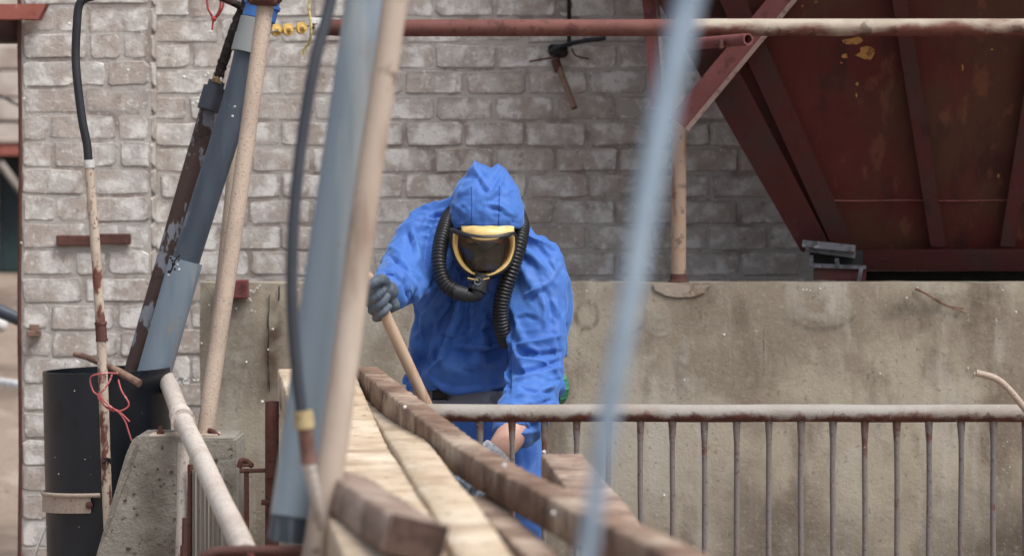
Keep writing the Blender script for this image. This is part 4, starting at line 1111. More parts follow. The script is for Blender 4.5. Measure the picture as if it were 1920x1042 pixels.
# ------------------------------------------------------------------ blurred poles in front
fp = thing("plastic_pipe", P(540, 1010, 5.45), "thick blue grey plastic pipe leaning in the middle foreground", "pipe")
pts = [(548, 968, 5.43, S(45, 5.45)), (574, 800, 5.45, S(46.5, 5.45)), (608, 560, 5.47, S(47.5, 5.45)), (640, 350, 5.49, S(48, 5.45)), (672, 130, 5.51, S(48, 5.45)), (700, -60, 5.53, S(48, 5.45))]
s = pp(pts, 8); b = MB(); b.tube(s[0], s[1], 26, flat=.92); b.build("pipe", M['pvc'], fp)
b = MB(); b.tube([P(541, 1013, 5.43), P(548.5, 966, 5.43)], S(44, 5.45), 26, flat=.92); b.build("dark_shoe", M['pvc_dark'], fp)
pole("wooden_pole", [(588, 1090, 5.33, S(29, 5.33)), (606, 960, 5.33, S(28, 5.33)), (632, 790, 5.34, S(27, 5.33)), (662, 560, 5.35, S(26, 5.33)), (692, 330, 5.36, S(25, 5.33)), (724, 120, 5.37, S(24.5, 5.33)), (748, -60, 5.38, S(24, 5.33))], .03, M['fgwood'], "weathered beige pole leaning beside the blue grey pipe in the foreground")
fh = thing("rubber_hose", P(580, 860, 5.19), "dark hose with yellowed tape hanging before the foreground pipe", "hose")
s = pp([(634, -60, 5.26), (616, 20, 5.24), (592, 110, 5.22), (572, 220, 5.21), (556, 350, 5.20), (548, 470, 5.19), (548, 580, 5.19), (556, 690, 5.19), (566, 775, 5.19)], 7)
b = MB(); b.tube(s[0], S(11.5, 5.19), 16); b.build("hose", M['hosefg'], fh)
b = MB(); b.tube([P(568, 770, 5.19), P(572, 803, 5.19)], S(18, 5.19), 14, jit=.04); b.build("tape", M['tape'], fh)
b = MB(); b.tube([P(572, 800, 5.19), P(579, 868, 5.19)], S(14.5, 5.19), 14); b.build("brown_nozzle", M['brownpipe'], fh)
b = MB(); b.tube([P(578, 866, 5.19), P(590, 925, 5.20), P(602, 990, 5.24)], [S(13, 5.19), S(11, 5.19), S(10, 5.24)], 14); b.build("pale_tail", M['pinkpipe'], fh)
pole("steel_pole", [(1078, 1180, 2.50, S(16, 2.55)), (1106, 1000, 2.52, S(17, 2.55)), (1140, 780, 2.55, S(20, 2.55)), (1185, 540, 2.58, S(24, 2.55)), (1230, 280, 2.62, S(28, 2.55)), (1282, 40, 2.66, S(31, 2.55)), (1325, -140, 2.70, S(33, 2.55))], .02, M['steelpole'], "nearest pale blue grey pole, strongly out of focus, leaning through the right half")
# ------------------------------------------------------------------ the worker
man = thing("person", Vector((P(890, 800, 8.65).x, 8.65, 0)), "worker in blue hooded coverall with full face respirator, bending over a long handle", "person")

def loft(b, rings, seg=28):
    R = []
    for (c, hx, hy) in rings:
        R.append([b.vert((c[0] + hx * math.copysign(abs(math.cos(a)) ** .85, math.cos(a)), c[1] + hy * math.copysign(abs(math.sin(a)) ** .85, math.sin(a)), c[2])) for a in [2 * math.pi * k / seg for k in range(seg)]])
    for A, B in zip(R, R[1:]):
        for k in range(seg): b.f.append((A[k], A[(k + 1) % seg], B[(k + 1) % seg], B[k]))
    b.f.append(tuple(reversed(R[0]))); b.f.append(tuple(R[-1]))
    return R

def limb(b, L, n=5, seg=18):
    s = pp(L, n); b.tube(s[0], s[1], seg)
    b.ell(s[0][0], (s[1][0],) * 3, 14, 8); b.ell(s[0][-1], (s[1][-1],) * 3, 14, 8)

def remesh(b, voxel, smooth=4, fac=.5):
    me = b.mesh("tmp"); o = bpy.data.objects.new("tmp", me); COL.objects.link(o)
    m = o.modifiers.new("r", 'REMESH'); m.mode = 'VOXEL'; m.voxel_size = voxel
    if smooth:
        m2 = o.modifiers.new("s", 'SMOOTH'); m2.factor = fac; m2.iterations = smooth
    dg = bpy.context.evaluated_depsgraph_get()
    out = bpy.data.meshes.new_from_object(o.evaluated_get(dg))
    bpy.data.objects.remove(o); bpy.data.meshes.remove(me)
    out.materials.clear()
    return out

def T(y, cx, hw, Y, hd):
    return (P(cx, y, Y), S(hw, Y), hd)

# --- body: one continuous figure under the clothes, head bowed
hb = MB()
hc = P(909, 432, 8.365)
HM = Matrix.Rotation(math.radians(32), 4, 'X')           # head bowed towards the camera
hb.ell(hc, (.078, .098, .112), 24, 16, HM)
hb.ell(hc + HM @ Vector((0, -.045, -.075)), (.052, .06, .05), 18, 12, HM)      # jaw
for sx in (-1, 1):
    hb.ell(hc + HM @ Vector((sx * .03, -.082, .016)), (.028, .016, .010), 12, 8, HM)    # brow ridge
    hb.ell(hc + HM @ Vector((sx * .04, -.068, -.028)), (.024, .024, .022), 12, 8, HM)    # cheek
    hb.ell(hc + HM @ Vector((sx * .082, .005, -.01)), (.010, .022, .032), 10, 8, HM)     # ear
hb.ell(hc + HM @ Vector((0, -.098, -.022)), (.012, .016, .028), 12, 8, HM)     # nose
hb.ell(hc + HM @ Vector((0, -.107, -.040)), (.017, .014, .012), 12, 8, HM)
hb.ell(hc + HM @ Vector((0, -.088, -.064)), (.024, .012, .007), 12, 8, HM)     # lips
hb.ell(hc + HM @ Vector((0, -.086, -.076)), (.020, .012, .007), 12, 8, HM)
limb(hb, [(909, 440, 8.40, .058), (905, 465, 8.47, .056), (900, 500, 8.55, .06)])
loft(hb, [T(860, 895, 90, 8.7, .10), T(800, 890, 100, 8.7, .11), T(738, 882, 80, 8.68, .10), T(650, 878, 85, 8.58, .12), T(540, 885, 92, 8.56, .10), T(460, 905, 85, 8.56, .06)])
limb(hb, [(900, 470, 8.53, .06), (812, 445, 8.45, .06), (775, 482, 8.38, .052), (757, 512, 8.30, .045), (742, 535, 8.21, .036), (734, 546, 8.16, .032)])
limb(hb, [(930, 480, 8.53, .06), (1002, 500, 8.43, .06), (1010, 600, 8.36, .055), (1005, 705, 8.28, .05), (985, 765, 8.17, .048), (966, 803, 8.09, .045), (946, 832, 8.05, .041), (926, 856, 8.03, .034), (905, 876, 8.03, .032)])
for L in ([(840, 800, 8.7, .09), (735, 985, 8.5, .062), (760, 1240, 8.75, .045)], [(940, 800, 8.68, .09), (968, 940, 8.34, .062), (955, 1225, 8.62, .045)]):
    limb(hb, L)
body = link_mesh("body", remesh(hb, .0065, 5), M['skin'], man)
for sx in (-1, 1):
    b = MB(); b.ell(hc + HM @ Vector((sx * .031, -.082, -.004)), (.012, .012, .012), 14, 10)
    b.build("eye", M['whitefleck'], body)

# --- coverall
sb = MB()
loft(sb, [T(775, 884, 112, 8.7, .14), T(755, 884, 112, 8.69, .142), T(730, 884, 104, 8.68, .130), T(717, 882, 106, 8.66, .145), T(698, 878, 110, 8.63, .165), T(670, 876, 107, 8.6, .17),
          T(620, 876, 105, 8.56, .168), T(560, 882, 106, 8.53, .155), T(500, 896, 116, 8.53, .125), T(450, 905, 118, 8.50, .105), T(415, 907, 100, 8.47, .115), T(385, 905, 62, 8.47, .08)])
limb(sb, [(895, 425, 8.46, .105), (850, 425, 8.45, .10), (808, 437, 8.43, .094), (781, 466, 8.38, .084), (762, 494, 8.33, .076), (751, 516, 8.27, .066), (742, 531, 8.21, .058), (733, 543, 8.155, .052)])
limb(sb, [(925, 440, 8.46, .105), (968, 462, 8.45, .105), (1003, 500, 8.42, .102), (1011, 560, 8.385, .092), (1013, 640, 8.33, .084), (1006, 705, 8.275, .081), (992, 752, 8.2, .074), (978, 782, 8.14, .067), (967, 800, 8.11, .060)])
sb.ell(P(986, 796, 8.12), (.052, .05, .034))             # bunched cuff
suit = remesh(sb, .0098, 4)
def drape(me, frames=18):
    """let the loose coverall fall on the body: real cloth folds, held at cuffs, neck and waist"""
    o = bpy.data.objects.new("drape", me); COL.objects.link(o)
    n = len(me.vertices); co = np.empty(n * 3); me.vertices.foreach_get("co", co); co = co.reshape(-1, 3)
    px, py = PXY(co)
    pin = (py > 717) & (px < 1000) & (co[:, 1] > 8.3)
    pin |= (px > 860) & (px < 960) & (py < 420)
    for c, r in ((P(733, 543, 8.155), .058), (P(964, 804, 8.10), .06)):
        pin |= np.linalg.norm(co - np.array(c), axis=1) < r
    vg = o.vertex_groups.new(name="pin"); vg.add([int(i) for i in np.nonzero(pin)[0]], 1.0, 'REPLACE')
    cme = remesh(hb, .018, 3); k = len(cme.vertices)          # padded, coarse copy of the body to fall on
    c_ = np.empty(k * 3); cme.vertices.foreach_get("co", c_); c_ = c_.reshape(-1, 3); n_ = np.empty(k * 3); cme.vertex_normals.foreach_get("vector", n_); n_ = n_.reshape(-1, 3)
    qx, qy = PXY(c_); padw = np.where((qy < 470) & (abs(qx - 909) < 75), .0, .013)
    cme.vertices.foreach_set("co", (c_ + n_ * padw[:, None]).ravel()); cme.update()
    collider = bpy.data.objects.new("collider", cme); COL.objects.link(collider)
    cm = collider.modifiers.new("collide", 'COLLISION'); collider.collision.thickness_outer = .004; collider.collision.cloth_friction = 8
    m = o.modifiers.new("cloth", 'CLOTH'); s = m.settings
    s.quality = 5; s.mass = .15; s.tension_stiffness = 20; s.compression_stiffness = 20; s.shear_stiffness = 8; s.bending_stiffness = 1.3; s.air_damping = 3
    s.tension_damping = s.compression_damping = s.shear_damping = 8
    s.vertex_group_mass = "pin"; s.shrink_min = s.shrink_max = -.10
    m.collision_settings.use_self_collision = False; m.collision_settings.distance_min = .004
    m.point_cache.frame_start = 1; m.point_cache.frame_end = frames + 5
    for f in range(1, frames + 1): scene.frame_set(f)
    sim = bpy.data.meshes.new_from_object(o.evaluated_get(bpy.context.evaluated_depsgraph_get()))
    bpy.data.objects.remove(o)
    n = len(sim.vertices); a = np.empty(n * 3); sim.vertices.foreach_get("co", a); a = a.reshape(-1, 3)
    ed = np.empty(len(sim.edges) * 2, dtype=np.int64); sim.edges.foreach_get("vertices", ed); ed = ed.reshape(-1, 2)
    deg = np.bincount(ed.ravel(), minlength=n)[:, None].clip(1)
    def blur(x, it):
        for _ in range(it):
            acc = np.zeros_like(x)
            for k in range(3):
                acc[:, k] = np.bincount(ed[:, 0], x[ed[:, 1], k], n) + np.bincount(ed[:, 1], x[ed[:, 0], k], n)
            x = .5 * x + .5 * acc / deg
        return x
    fine = blur(a, 3)                       # crisper folds: exaggerate what the fall left behind
    delta = np.clip(1.15 * (fine - blur(fine, 45)), -.018, .018)
    sim.vertices.foreach_set("co", (fine + delta).ravel()); sim.update()
    o = bpy.data.objects.new("drape", sim); COL.objects.link(o)
    ss = o.modifiers.new("ss", 'SUBSURF'); ss.levels = ss.render_levels = 1
    out = bpy.data.meshes.new_from_object(o.evaluated_get(bpy.context.evaluated_depsgraph_get()))
    bpy.data.objects.remove(o); bpy.data.objects.remove(collider); scene.frame_set(1)
    out.materials.clear()
    return out
suit = drape(suit)
n = len(suit.vertices)
co = np.empty(n * 3); suit.vertices.foreach_get("co", co); co = co.reshape(-1, 3)
no = np.empty(n * 3); suit.vertex_normals.foreach_get("vector", no); no = no.reshape(-1, 3)

def strokes(co, no, lst):
    px, py = PXY(co); d = np.zeros(len(co))
    front = np.clip((-no[:, 1] + .35) / .5, 0, 1)
    for st in lst:
        pts, w, dep = st
        best = np.full(len(co), 1e9); par = np.zeros(len(co)); side = np.zeros(len(co))
        m = len(pts) - 1
        for i in range(m):
            (x0, y0), (x1, y1) = pts[i], pts[i + 1]
            vx, vy = x1 - x0, y1 - y0; L2 = vx * vx + vy * vy
            t = np.clip(((px - x0) * vx + (py - y0) * vy) / L2, 0, 1)
            dx, dy = px - (x0 + t * vx), py - (y0 + t * vy)
            dd = np.hypot(dx, dy); s_ = np.sign(vx * dy - vy * dx)
            u = dd < best
            best = np.where(u, dd, best); par = np.where(u, (i + t) / m, par); side = np.where(u, s_, side)
        fade = np.clip(np.minimum(par, 1 - par) * 5, .12, 1)
        # sharp crease: steep on one side, rolling off on the other
        prof = np.where(side > 0, np.exp(-(best / w) ** 1.3), np.exp(-(best / (w * .45)) ** 2))
        d += 1.55 * dep * prof * fade * front
    return d

FOLDS = [
    # left sleeve and shoulder
    ([(735, 437), (790, 410), (842, 391)], 9, .008), ([(764, 433), (770, 452), (777, 478)], 7, -.013), ([(772, 425), (782, 460), (790, 500)], 7, .009),
    ([(728, 478), (752, 492), (777, 512)], 6, -.013), ([(722, 492), (745, 502), (765, 522)], 5, .008), ([(716, 508), (738, 512), (756, 532)], 5, -.010), ([(728, 462), (745, 470), (760, 485)], 5, .008),
    ([(758, 520), (764, 545), (772, 562)], 6, -.010), ([(775, 520), (782, 545), (784, 562)], 6, .008), ([(800, 400), (785, 425), (776, 445)], 6, -.006), ([(820, 395), (806, 430), (800, 470), (795, 520)], 8, -.012),
    ([(835, 430), (822, 470), (812, 510), (796, 560)], 8, .010), ([(833, 470), (815, 520), (788, 572)], 7, -.012),
    # chest and belly
    ([(849, 557), (830, 585), (810, 612)], 9, .010), ([(838, 560), (815, 600), (800, 640), (796, 690)], 9, -.010), ([(870, 575), (850, 610), (835, 650)], 10, .008),
    ([(784, 578), (782, 610), (784, 650)], 6, -.010), ([(800, 580), (790, 610), (792, 640)], 5, .006),
    ([(847, 655), (880, 660), (913, 660), (954, 648)], 8, -.012), ([(845, 646), (880, 650), (915, 648), (952, 638)], 7, .009), ([(847, 643), (888, 616), (927, 592)], 6, .008), ([(860, 648), (895, 626), (932, 606)], 5, -.008),
    ([(833, 667), (815, 683), (799, 700)], 7, .009), ([(826, 625), (842, 632), (856, 634)], 4, -.006), ([(912, 570), (905, 600), (890, 625)], 6, -.008), ([(930, 560), (935, 600), (925, 640)], 7, .007),
    ([(802, 705), (822, 722), (847, 731), (900, 726), (954, 714)], 8, .012), ([(806, 712), (826, 730), (850, 739), (905, 736), (954, 724)], 5, -.010), ([(858, 690), (890, 700), (940, 690)], 10, -.007), ([(870, 675), (910, 682), (950, 670)], 9, .006),
    ([(820, 640), (818, 670), (826, 705)], 8, -.007), ([(900, 540), (895, 575), (880, 600)], 7, .006),
    # right sleeve
    ([(986, 562), (1008, 552), (1026, 537)], 9, -.012), ([(982, 556), (1005, 542), (1024, 530)], 7, .008), ([(1018, 544), (1021, 580), (1022, 620)], 6, .009), ([(1026, 540), (1034, 580), (1036, 620)], 8, -.007),
    ([(958, 648), (1005, 640), (1055, 628)], 7, .010), ([(962, 657), (1010, 662), (1058, 658)], 7, -.013), ([(965, 668), (1010, 676), (1050, 690)], 6, .008), ([(961, 700), (1005, 690), (1058, 672)], 7, -.011), ([(962, 710), (1005, 702), (1058, 686)], 6, .009),
    ([(968, 722), (1010, 735), (1045, 730)], 6, -.010), ([(965, 740), (1000, 742), (1050, 715)], 6, .009), ([(962, 752), (1000, 760), (1045, 745)], 6, -.009), ([(975, 470), (1000, 480), (1030, 510)], 9, .006), ([(985, 440), (1015, 470), (1045, 515)], 9, -.005),
    ([(965, 600), (985, 590), (1010, 600)], 7, -.006), ([(1040, 560), (1050, 600), (1048, 640)], 7, .006), ([(955, 580), (962, 610), (958, 640)], 7, -.012),
    ([(942, 792), (970, 800), (1010, 795)], 5, -.008), ([(945, 800), (975, 812), (1012, 806)], 5, .006), ([(975, 830), (985, 850), (988, 885)], 5, -.007), ([(998, 830), (1000, 855), (1002, 885)], 5, .007),
    ([(955, 640), (956, 680), (955, 745)], 5, -.016),
    ([(775, 700), (790, 730), (800, 755)], 6, -.009), ([(762, 715), (775, 740), (790, 760)], 5, .008), ([(810, 745), (840, 757), (890, 760)], 6, .007), ([(815, 755), (850, 768), (900, 772)], 6, -.008),
]
d = .80 * strokes(co, no, FOLDS)
extra = np.zeros(n)
for i in range(n):
    p = Vector(co[i])
    w_ = p + .05 * Vector((noise.noise(p * 6), noise.noise(p * 6 + Vector((9, 0, 0))), noise.noise(p * 6 + Vector((0, 9, 0)))))
    c1 = max(0, 1 - abs(noise.noise(Vector((w_.x * 7, w_.y * 7, w_.z * 9)))) / .10); c2 = max(0, 1 - abs(noise.noise(w_ * 14 + Vector((4, 4, 4)))) / .13)
    extra[i] = .0030 * c1 - .0012 * c2 + .0006 * noise.noise(p * 30)
co = co + no * (d + extra)[:, None]
suit.vertices.foreach_set("co", co.ravel()); suit.update()
suit_o = link_mesh("coverall", suit, M['suit'], man)
tag(suit_o, "creased royal blue coverall")
# trouser half of the coverall
tb_ = MB()
loft(tb_, [T(905, 890, 60, 8.7, .10), T(860, 893, 112, 8.7, .14), T(800, 886, 122, 8.7, .155), T(765, 884, 117, 8.7, .15), T(748, 884, 108, 8.69, .14)])
limb(tb_, [(842, 800, 8.7, .115), (790, 885, 8.6, .105), (735, 985, 8.5, .092), (742, 1100, 8.62, .08), (758, 1225, 8.74, .082)])
limb(tb_, [(936, 800, 8.66, .11), (955, 870, 8.48, .098), (968, 940, 8.34, .088), (962, 1080, 8.5, .08), (955, 1215, 8.62, .082)])
tb_.ell(P(795, 735, 8.76), (.065, .07, .07))
tr_ = remesh(tb_, .0085, 4)
n = len(tr_.vertices); tc_ = np.empty(n * 3); tr_.vertices.foreach_get("co", tc_); tc_ = tc_.reshape(-1, 3)
tn_ = np.empty(n * 3); tr_.vertex_normals.foreach_get("vector", tn_); tn_ = tn_.reshape(-1, 3)
dd_ = strokes(tc_, tn_, FOLDS[-12:])
for i in range(n):
    p = Vector(tc_[i]); v, _ = noise.voronoi(Vector((p.x * 9, p.y * 9, p.z * 6)))
    dd_[i] += .010 * (v[0] - .35) + .010 * noise.noise(p * 6)
tc_ = tc_ + tn_ * dd_[:, None]; tr_.vertices.foreach_set("co", tc_.ravel()); tr_.update()
link_mesh("trousers", tr_, M['suit'], man)

def on(bvh, x, y, lift=.002):
    o = Vector((0, 0, CAMH)); dr_ = P(x, y, 1) - o
    h, nn, _, _ = bvh.ray_cast(o, dr_.normalized())
    return None if h is None else h - dr_.normalized() * lift

# sleeve hems
for (c, nrm, r) in ((P(733, 545, 8.15), P(733, 545, 8.15) - P(751, 516, 8.27), .050), (P(962, 806, 8.095), P(962, 806, 8.095) - P(985, 768, 8.17), .052)):
    b = MB(); nrm.normalize(); x = nrm.orthogonal().normalized(); y = nrm.cross(x)
    b.tube([c + (x * math.cos(a) + y * math.sin(a)) * r * (1 + .05 * math.sin(7 * a)) for a in [2 * math.pi * k / 40 for k in range(40)]], .0075, 8, closed=True)
    b.build("hem", M['suit'], suit_o)

# --- hood
hd_rings = [(312, 890, 933, 8.40, .025), (320, 880, 947, 8.395, .058), (333, 869, 957, 8.385, .082), (349, 856, 968, 8.375, .100), (364, 850, 975, 8.368, .110), (382, 845, 981, 8.362, .117), (400, 842, 983, 8.36, .122), (418, 843, 982, 8.36, .124), (432, 846, 980, 8.365, .12), (450, 846, 978, 8.375, .115), (475, 848, 974, 8.39, .105), (500, 856, 966, 8.41, .095), (525, 862, 960, 8.43, .085)]
b = MB(); seg = 96; R = []
sr = spl(hd_rings, 6)
for (y, l, r_, Y, hd) in sr:
    row = []
    for k in range(seg):
        a = 2 * math.pi * k / seg
        cx = (l + r_) / 2; hw = S((r_ - l) / 2, Y); c = P(cx, y, Y)
        row.append(b.vert((c.x + hw * math.copysign(abs(math.cos(a)) ** .9, math.cos(a)), Y + hd * math.sin(a), c.z)))
    R.append(row)
for i in range(len(R) - 1):
    for k in range(seg):
        a = 2 * math.pi * (k + .5) / seg
        fr_ = -math.sin(a)
        if sr[i][0] > 426 and fr_ > .30: continue           # the face opening
        b.f.append((R[i][k], R[i][(k + 1) % seg], R[i + 1][(k + 1) % seg], R[i + 1][k]))
b.f.append(tuple(R[0]))
me = b.mesh("hood")
n = len(me.vertices); hco = np.empty(n * 3); me.vertices.foreach_get("co", hco); hco = hco.reshape(-1, 3)
hno = np.empty(n * 3); me.vertex_normals.foreach_get("vector", hno); hno = hno.reshape(-1, 3)
HF = [([(872, 334), (893, 329), (905, 348), (918, 367)], 7, -.013), ([(872, 326), (890, 322), (906, 340), (916, 356)], 6, .008), ([(940, 322), (930, 340), (918, 366)], 6, -.011), ([(945, 328), (938, 345), (926, 368)], 6, .009),
      ([(843, 384), (856, 398), (872, 418)], 6, -.009), ([(850, 380), (865, 392), (880, 404)], 6, .006), ([(895, 378), (915, 366), (938, 350)], 5, .007), ([(905, 383), (925, 373), (945, 360)], 5, -.006),
      ([(908, 380), (935, 385), (960, 400)], 4, .007), ([(910, 388), (935, 392), (958, 410)], 4, -.006), ([(925, 400), (945, 398), (968, 405)], 4, .005), ([(970, 400), (960, 425), (955, 445)], 5, -.008), ([(978, 395), (972, 420), (966, 440)], 4, .006),
      ([(884, 348), (884, 380), (884, 424)], 2.6, .004), ([(936, 346), (936, 380), (935, 424)], 2.6, .004), ([(900, 395), (905, 410), (903, 424)], 5, -.006), ([(862, 405), (868, 415), (866, 424)], 4, .005), ([(935, 350), (950, 345), (955, 352)], 4, -.006)]
hd_ = .62 * strokes(hco, hno, HF)
for i in range(n):
    p = Vector(hco[i]); v, _ = noise.voronoi(p * 17)
    c1 = max(0, 1 - abs(noise.noise(p * 15)) / .16); c2 = max(0, 1 - abs(noise.noise(p * 27 + Vector((4, 4, 4)))) / .2)
    hd_[i] += .0045 * c1 - .003 * c2 + .004 * (v[0] - .35) + .006 * (abs(noise.noise(p * 22)) - .2) + .004 * noise.noise(p * 11)
px_, py_ = PXY(hco)
pk = .017 * np.exp(-((px_ - 889) / 8) ** 2 - ((py_ - 316) / 10) ** 2) + .014 * np.exp(-((px_ - 934) / 6) ** 2 - ((py_ - 320) / 9) ** 2) - .012 * np.exp(-((px_ - 913) / 9) ** 2 - ((py_ - 312) / 9) ** 2)
hco = hco + hno * hd_[:, None]; hco[:, 2] += pk
me.vertices.foreach_set("co", hco.ravel()); me.update()
hood = link_mesh("hood", me, M['suit'], man)
sm = hood.modifiers.new("solid", 'SOLIDIFY'); sm.thickness = .0015
HBVH = BVHTree.FromPolygons([Vector(c) for c in hco], [tuple(p.vertices) for p in me.polygons])
for L in ([(884, 350), (884.5, 385), (884, 424)], [(936, 348), (936, 385), (935, 424)]):
    q = [on(HBVH, a, c_, .001) for a, c_ in spl(L, 16)]; q = [v for v in q if v]
    b = MB(); b.tube(q, [.0010 + (.0007 if i % 2 else 0) for i in range(len(q))], 6); b.build("seam", M['seam'], hood)

# --- full face mask
mask_c = (908, 478)
OUT = [(848, 431, 8.238), (862, 437, 8.212), (880, 442.5, 8.19), (905, 446, 8.18), (930, 445, 8.186), (950, 441.5, 8.202), (964, 438, 8.232), (967, 455, 8.246), (964, 475, 8.25), (955, 495, 8.246), (938, 510, 8.24), (912, 519, 8.235), (888, 516, 8.238), (868, 503, 8.245), (854, 483, 8.25), (847, 458, 8.248)]
cl = spl(OUT + [OUT[0]], 4)[:-1]
def mring(s, dy=0.0):
    o = []
    for (x, y, Y) in cl:
        X = mask_c[0] + (x - mask_c[0]) * s; Z = mask_c[1] + (y - mask_c[1]) * s
        o.append(P(X, Z, Y + dy))
    return o
mask = MB(); mask.tube(mring(1.0), [.0075 if (i < 22 or i > 60) else .0052 for i in range(len(cl))], 10, closed=True)
mask = mask.build("mask", M['blackplastic'], man)
b = MB()
RR = [[b.vert(p) for p in mring(s, dy)] for s, dy in ((.985, -.003), (.965, -.0085), (.91, -.0085), (.84, -.002), (.82, .006))]
for A, B in zip(RR, RR[1:]):
    for k in range(len(A)): b.f.append((A[k], A[(k + 1) % len(A)], B[(k + 1) % len(A)], B[k]))
b.build("yellow_seal", M['masksilicone'], mask)
b = MB(); RR = [[b.vert(p) for p in mring(s, dy)] for s, dy in ((.82, .006), (.80, .012), (.72, .032), (.5, .052), (.25, .062), (.05, .066))]
for A, s_ in zip(RR, (.82, .80, .72, .5, .25, .05)):
    for i_ in A:
        X_, Y_, Z_ = b.v[i_]; q_ = HY + (CAMH - Z_) / Y_ * FPX
        Yn = Y_ + .075 * min(1, max(0, (476 - q_) / 22)) * min(1, max(0, (.83 - s_) / .05)); b.v[i_] = (X_ / Y_ * Yn, Yn, CAMH + (Z_ - CAMH) / Y_ * Yn)
for A, B in zip(RR, RR[1:]):
    for k in range(len(A)): b.f.append((A[k], A[(k + 1) % len(A)], B[(k + 1) % len(A)], B[k]))
b.build("lining", M['amber'], mask)
b = MB(); prev = None
for s in (.875, .8, .65, .5, .35, .2, .08):
    rowp = mring(s, 0); cY = 8.225
    row = []
    for p in rowp:
        Y = (p.y - .006) * (s ** 2) + (8.172) * (1 - s ** 2)
        row.append(b.vert(Vector((p.x / p.y * Y, Y, CAMH + (p.z - CAMH) / p.y * Y))))
    if prev:
        for k in range(len(row)): b.f.append((prev[k], prev[(k + 1) % len(row)], row[(k + 1) % len(row)], row[k]))
    prev = row
b.f.append(tuple(prev)); b.build("visor", M['visor'], mask)
# inner black half mask
b = MB(); rows = []
for j in range(9):
    t = j / 8; y = 457 + 52 * t; hw = 39 - 9 * t ** 2
    rows.append([b.vert(P(907 + hw * math.sin(u), y - (4 * math.cos(2 * u) if j == 0 else 0) + (3 if j == 0 and abs(u) < .3 else 0), 8.268 - .045 * math.cos(u) + .008 * (1 - t))) for u in [math.pi * (k / 14 - .5) for k in range(15)]])
for A, B in zip(rows, rows[1:]):
    for k in range(14): b.f.append((A[k], A[k + 1], B[k + 1], B[k]))
im = b.build("inner_mask", M['blackmat'], mask); im.modifiers.new("s", 'SOLIDIFY').thickness = .003
# forehead strap of the seal, under the hood edge
b = MB(); rows = []
for i in range(21):
    x = 866 + (963 - 866) * i / 20; u = (x - 912) / 52
    Y = 8.205 + .045 * u * u
    yt = 424.5 + .6 * math.sin(i); yb = 440 + 5 * (1 - u * u)
    rows.append([b.vert(P(x, yt + (yb - yt) * t, Y + .020 - .02 * t)) for t in (0, .5, 1)])
for A, B in zip(rows, rows[1:]):
    for k in range(2): b.f.append((A[k], A[k + 1], B[k + 1], B[k]))
fs = b.build("forehead_flange", M['masksilicone'], mask); fs.modifiers.new("s", 'SOLIDIFY').thickness = .003
q = [on(HBVH, x, 425 - .5 * math.sin(x * .2), .001) for x in range(864, 962, 3)]
b = MB(); b.tube([v for v in q if v] , .0016, 6); b.build("hood_edge", M['webbing'], hood)
# outlet, ribbed nut and elbow
c0, c1 = P(905, 516, 8.225), P(897, 541, 8.215); d = (c1 - c0).normalized()
b = MB(); b.tube([c0, c1], S(15, 8.22), 20); b.bevbox(P(876, 526, 8.235), P(919, 519, 8.215), .002); b.build("outlet", M['blackplastic'], mask)
b = MB(); b.tube(pp([(877, 521, 8.203), (898, 525, 8.20), (918, 521, 8.203)], 5)[0], .0016, 6); b.build("yellow_gasket", M['masksilicone'], mask)
b = MB(); seg = 48; Rn = []
xv = d.orthogonal().normalized(); yv = d.cross(xv); cc = P(896.5, 538, 8.215)
for h, k_ in ((0, .9), (.002, 1), (.013, 1), (.015, .9)):
    Rn.append([b.vert(cc + d * h + (xv * math.cos(2 * math.pi * k / seg) + yv * math.sin(2 * math.pi * k / seg)) * (S(17.5, 8.22) * k_ * (1.05 if (k // 2) % 2 else 1))) for k in range(seg)])
for A, B in zip(Rn, Rn[1:]):
    for k in range(seg): b.f.append((A[k], A[(k + 1) % seg], B[(k + 1) % seg], B[k]))
b.f.append(tuple(Rn[0])); b.f.append(tuple(Rn[-1])); b.build("ribbed_nut", M['blackplastic'], mask, smooth=False)
s = pp([(896, 543, 8.215, S(13.5, 8.2)), (894, 551, 8.213, S(13.5, 8.2)), (888, 555, 8.212, S(12, 8.2)), (874, 554, 8.212, S(11, 8.2))], 6)
b = MB(); b.tube(s[0], s[1], 20); b.ell(P(892, 554, 8.213), (.020, .02, .018)); b.build("elbow", M['blackplastic'], mask)
b = MB(); b.tube([P(896 + 6.5 * math.cos(a), 527 + 6.5 * math.sin(a), 8.193) for a in [math.radians(20 + 320 * i / 20) for i in range(21)]], .0013, 6); b.build("ring_clip", M['webbing'], mask)

# --- corrugated hoses
def corr(L, r, pitch, name, smooth_ends=0):
    s, _ = pp(L, 40); al = [0]
    for a, e in zip(s, s[1:]): al.append(al[-1] + (e - a).length)
    m = int(al[-1] / (pitch / 7)); q = []; rr = []; j = 0
    for i in range(m + 1):
        t = al[-1] * i / m
        while j < len(al) - 2 and al[j + 1] < t: j += 1
        f = (t - al[j]) / max(1e-9, al[j + 1] - al[j]); q.append(s[j].lerp(s[j + 1], f))
        c_ = .5 + .5 * math.cos(2 * math.pi * t / pitch); rr.append(r * (.80 + .20 * c_ ** .6))
    b = MB(); b.tube(q, rr, 20); return b.build(name, M['blackplastic'], man, angle=0)
corr([(862, 385, 8.46), (842, 408, 8.35), (829, 445, 8.28), (823, 480, 8.245), (825, 510, 8.23), (836, 534, 8.22), (856, 548, 8.215)], S(15, 8.25), .0102, "hose")
b = MB(); b.tube([P(852, 547, 8.216), P(876, 553.5, 8.212)], S(14.5, 8.22), 20); b.build("hose_cuff", M['rubber'], man)
corr([(966, 392, 8.46), (977, 420, 8.37), (976, 440, 8.33), (971, 465, 8.30), (960, 505, 8.285), (946, 545, 8.29), (939, 580, 8.305), (941, 615, 8.325), (952, 645, 8.36)], S(16, 8.3), .0102, "hose")

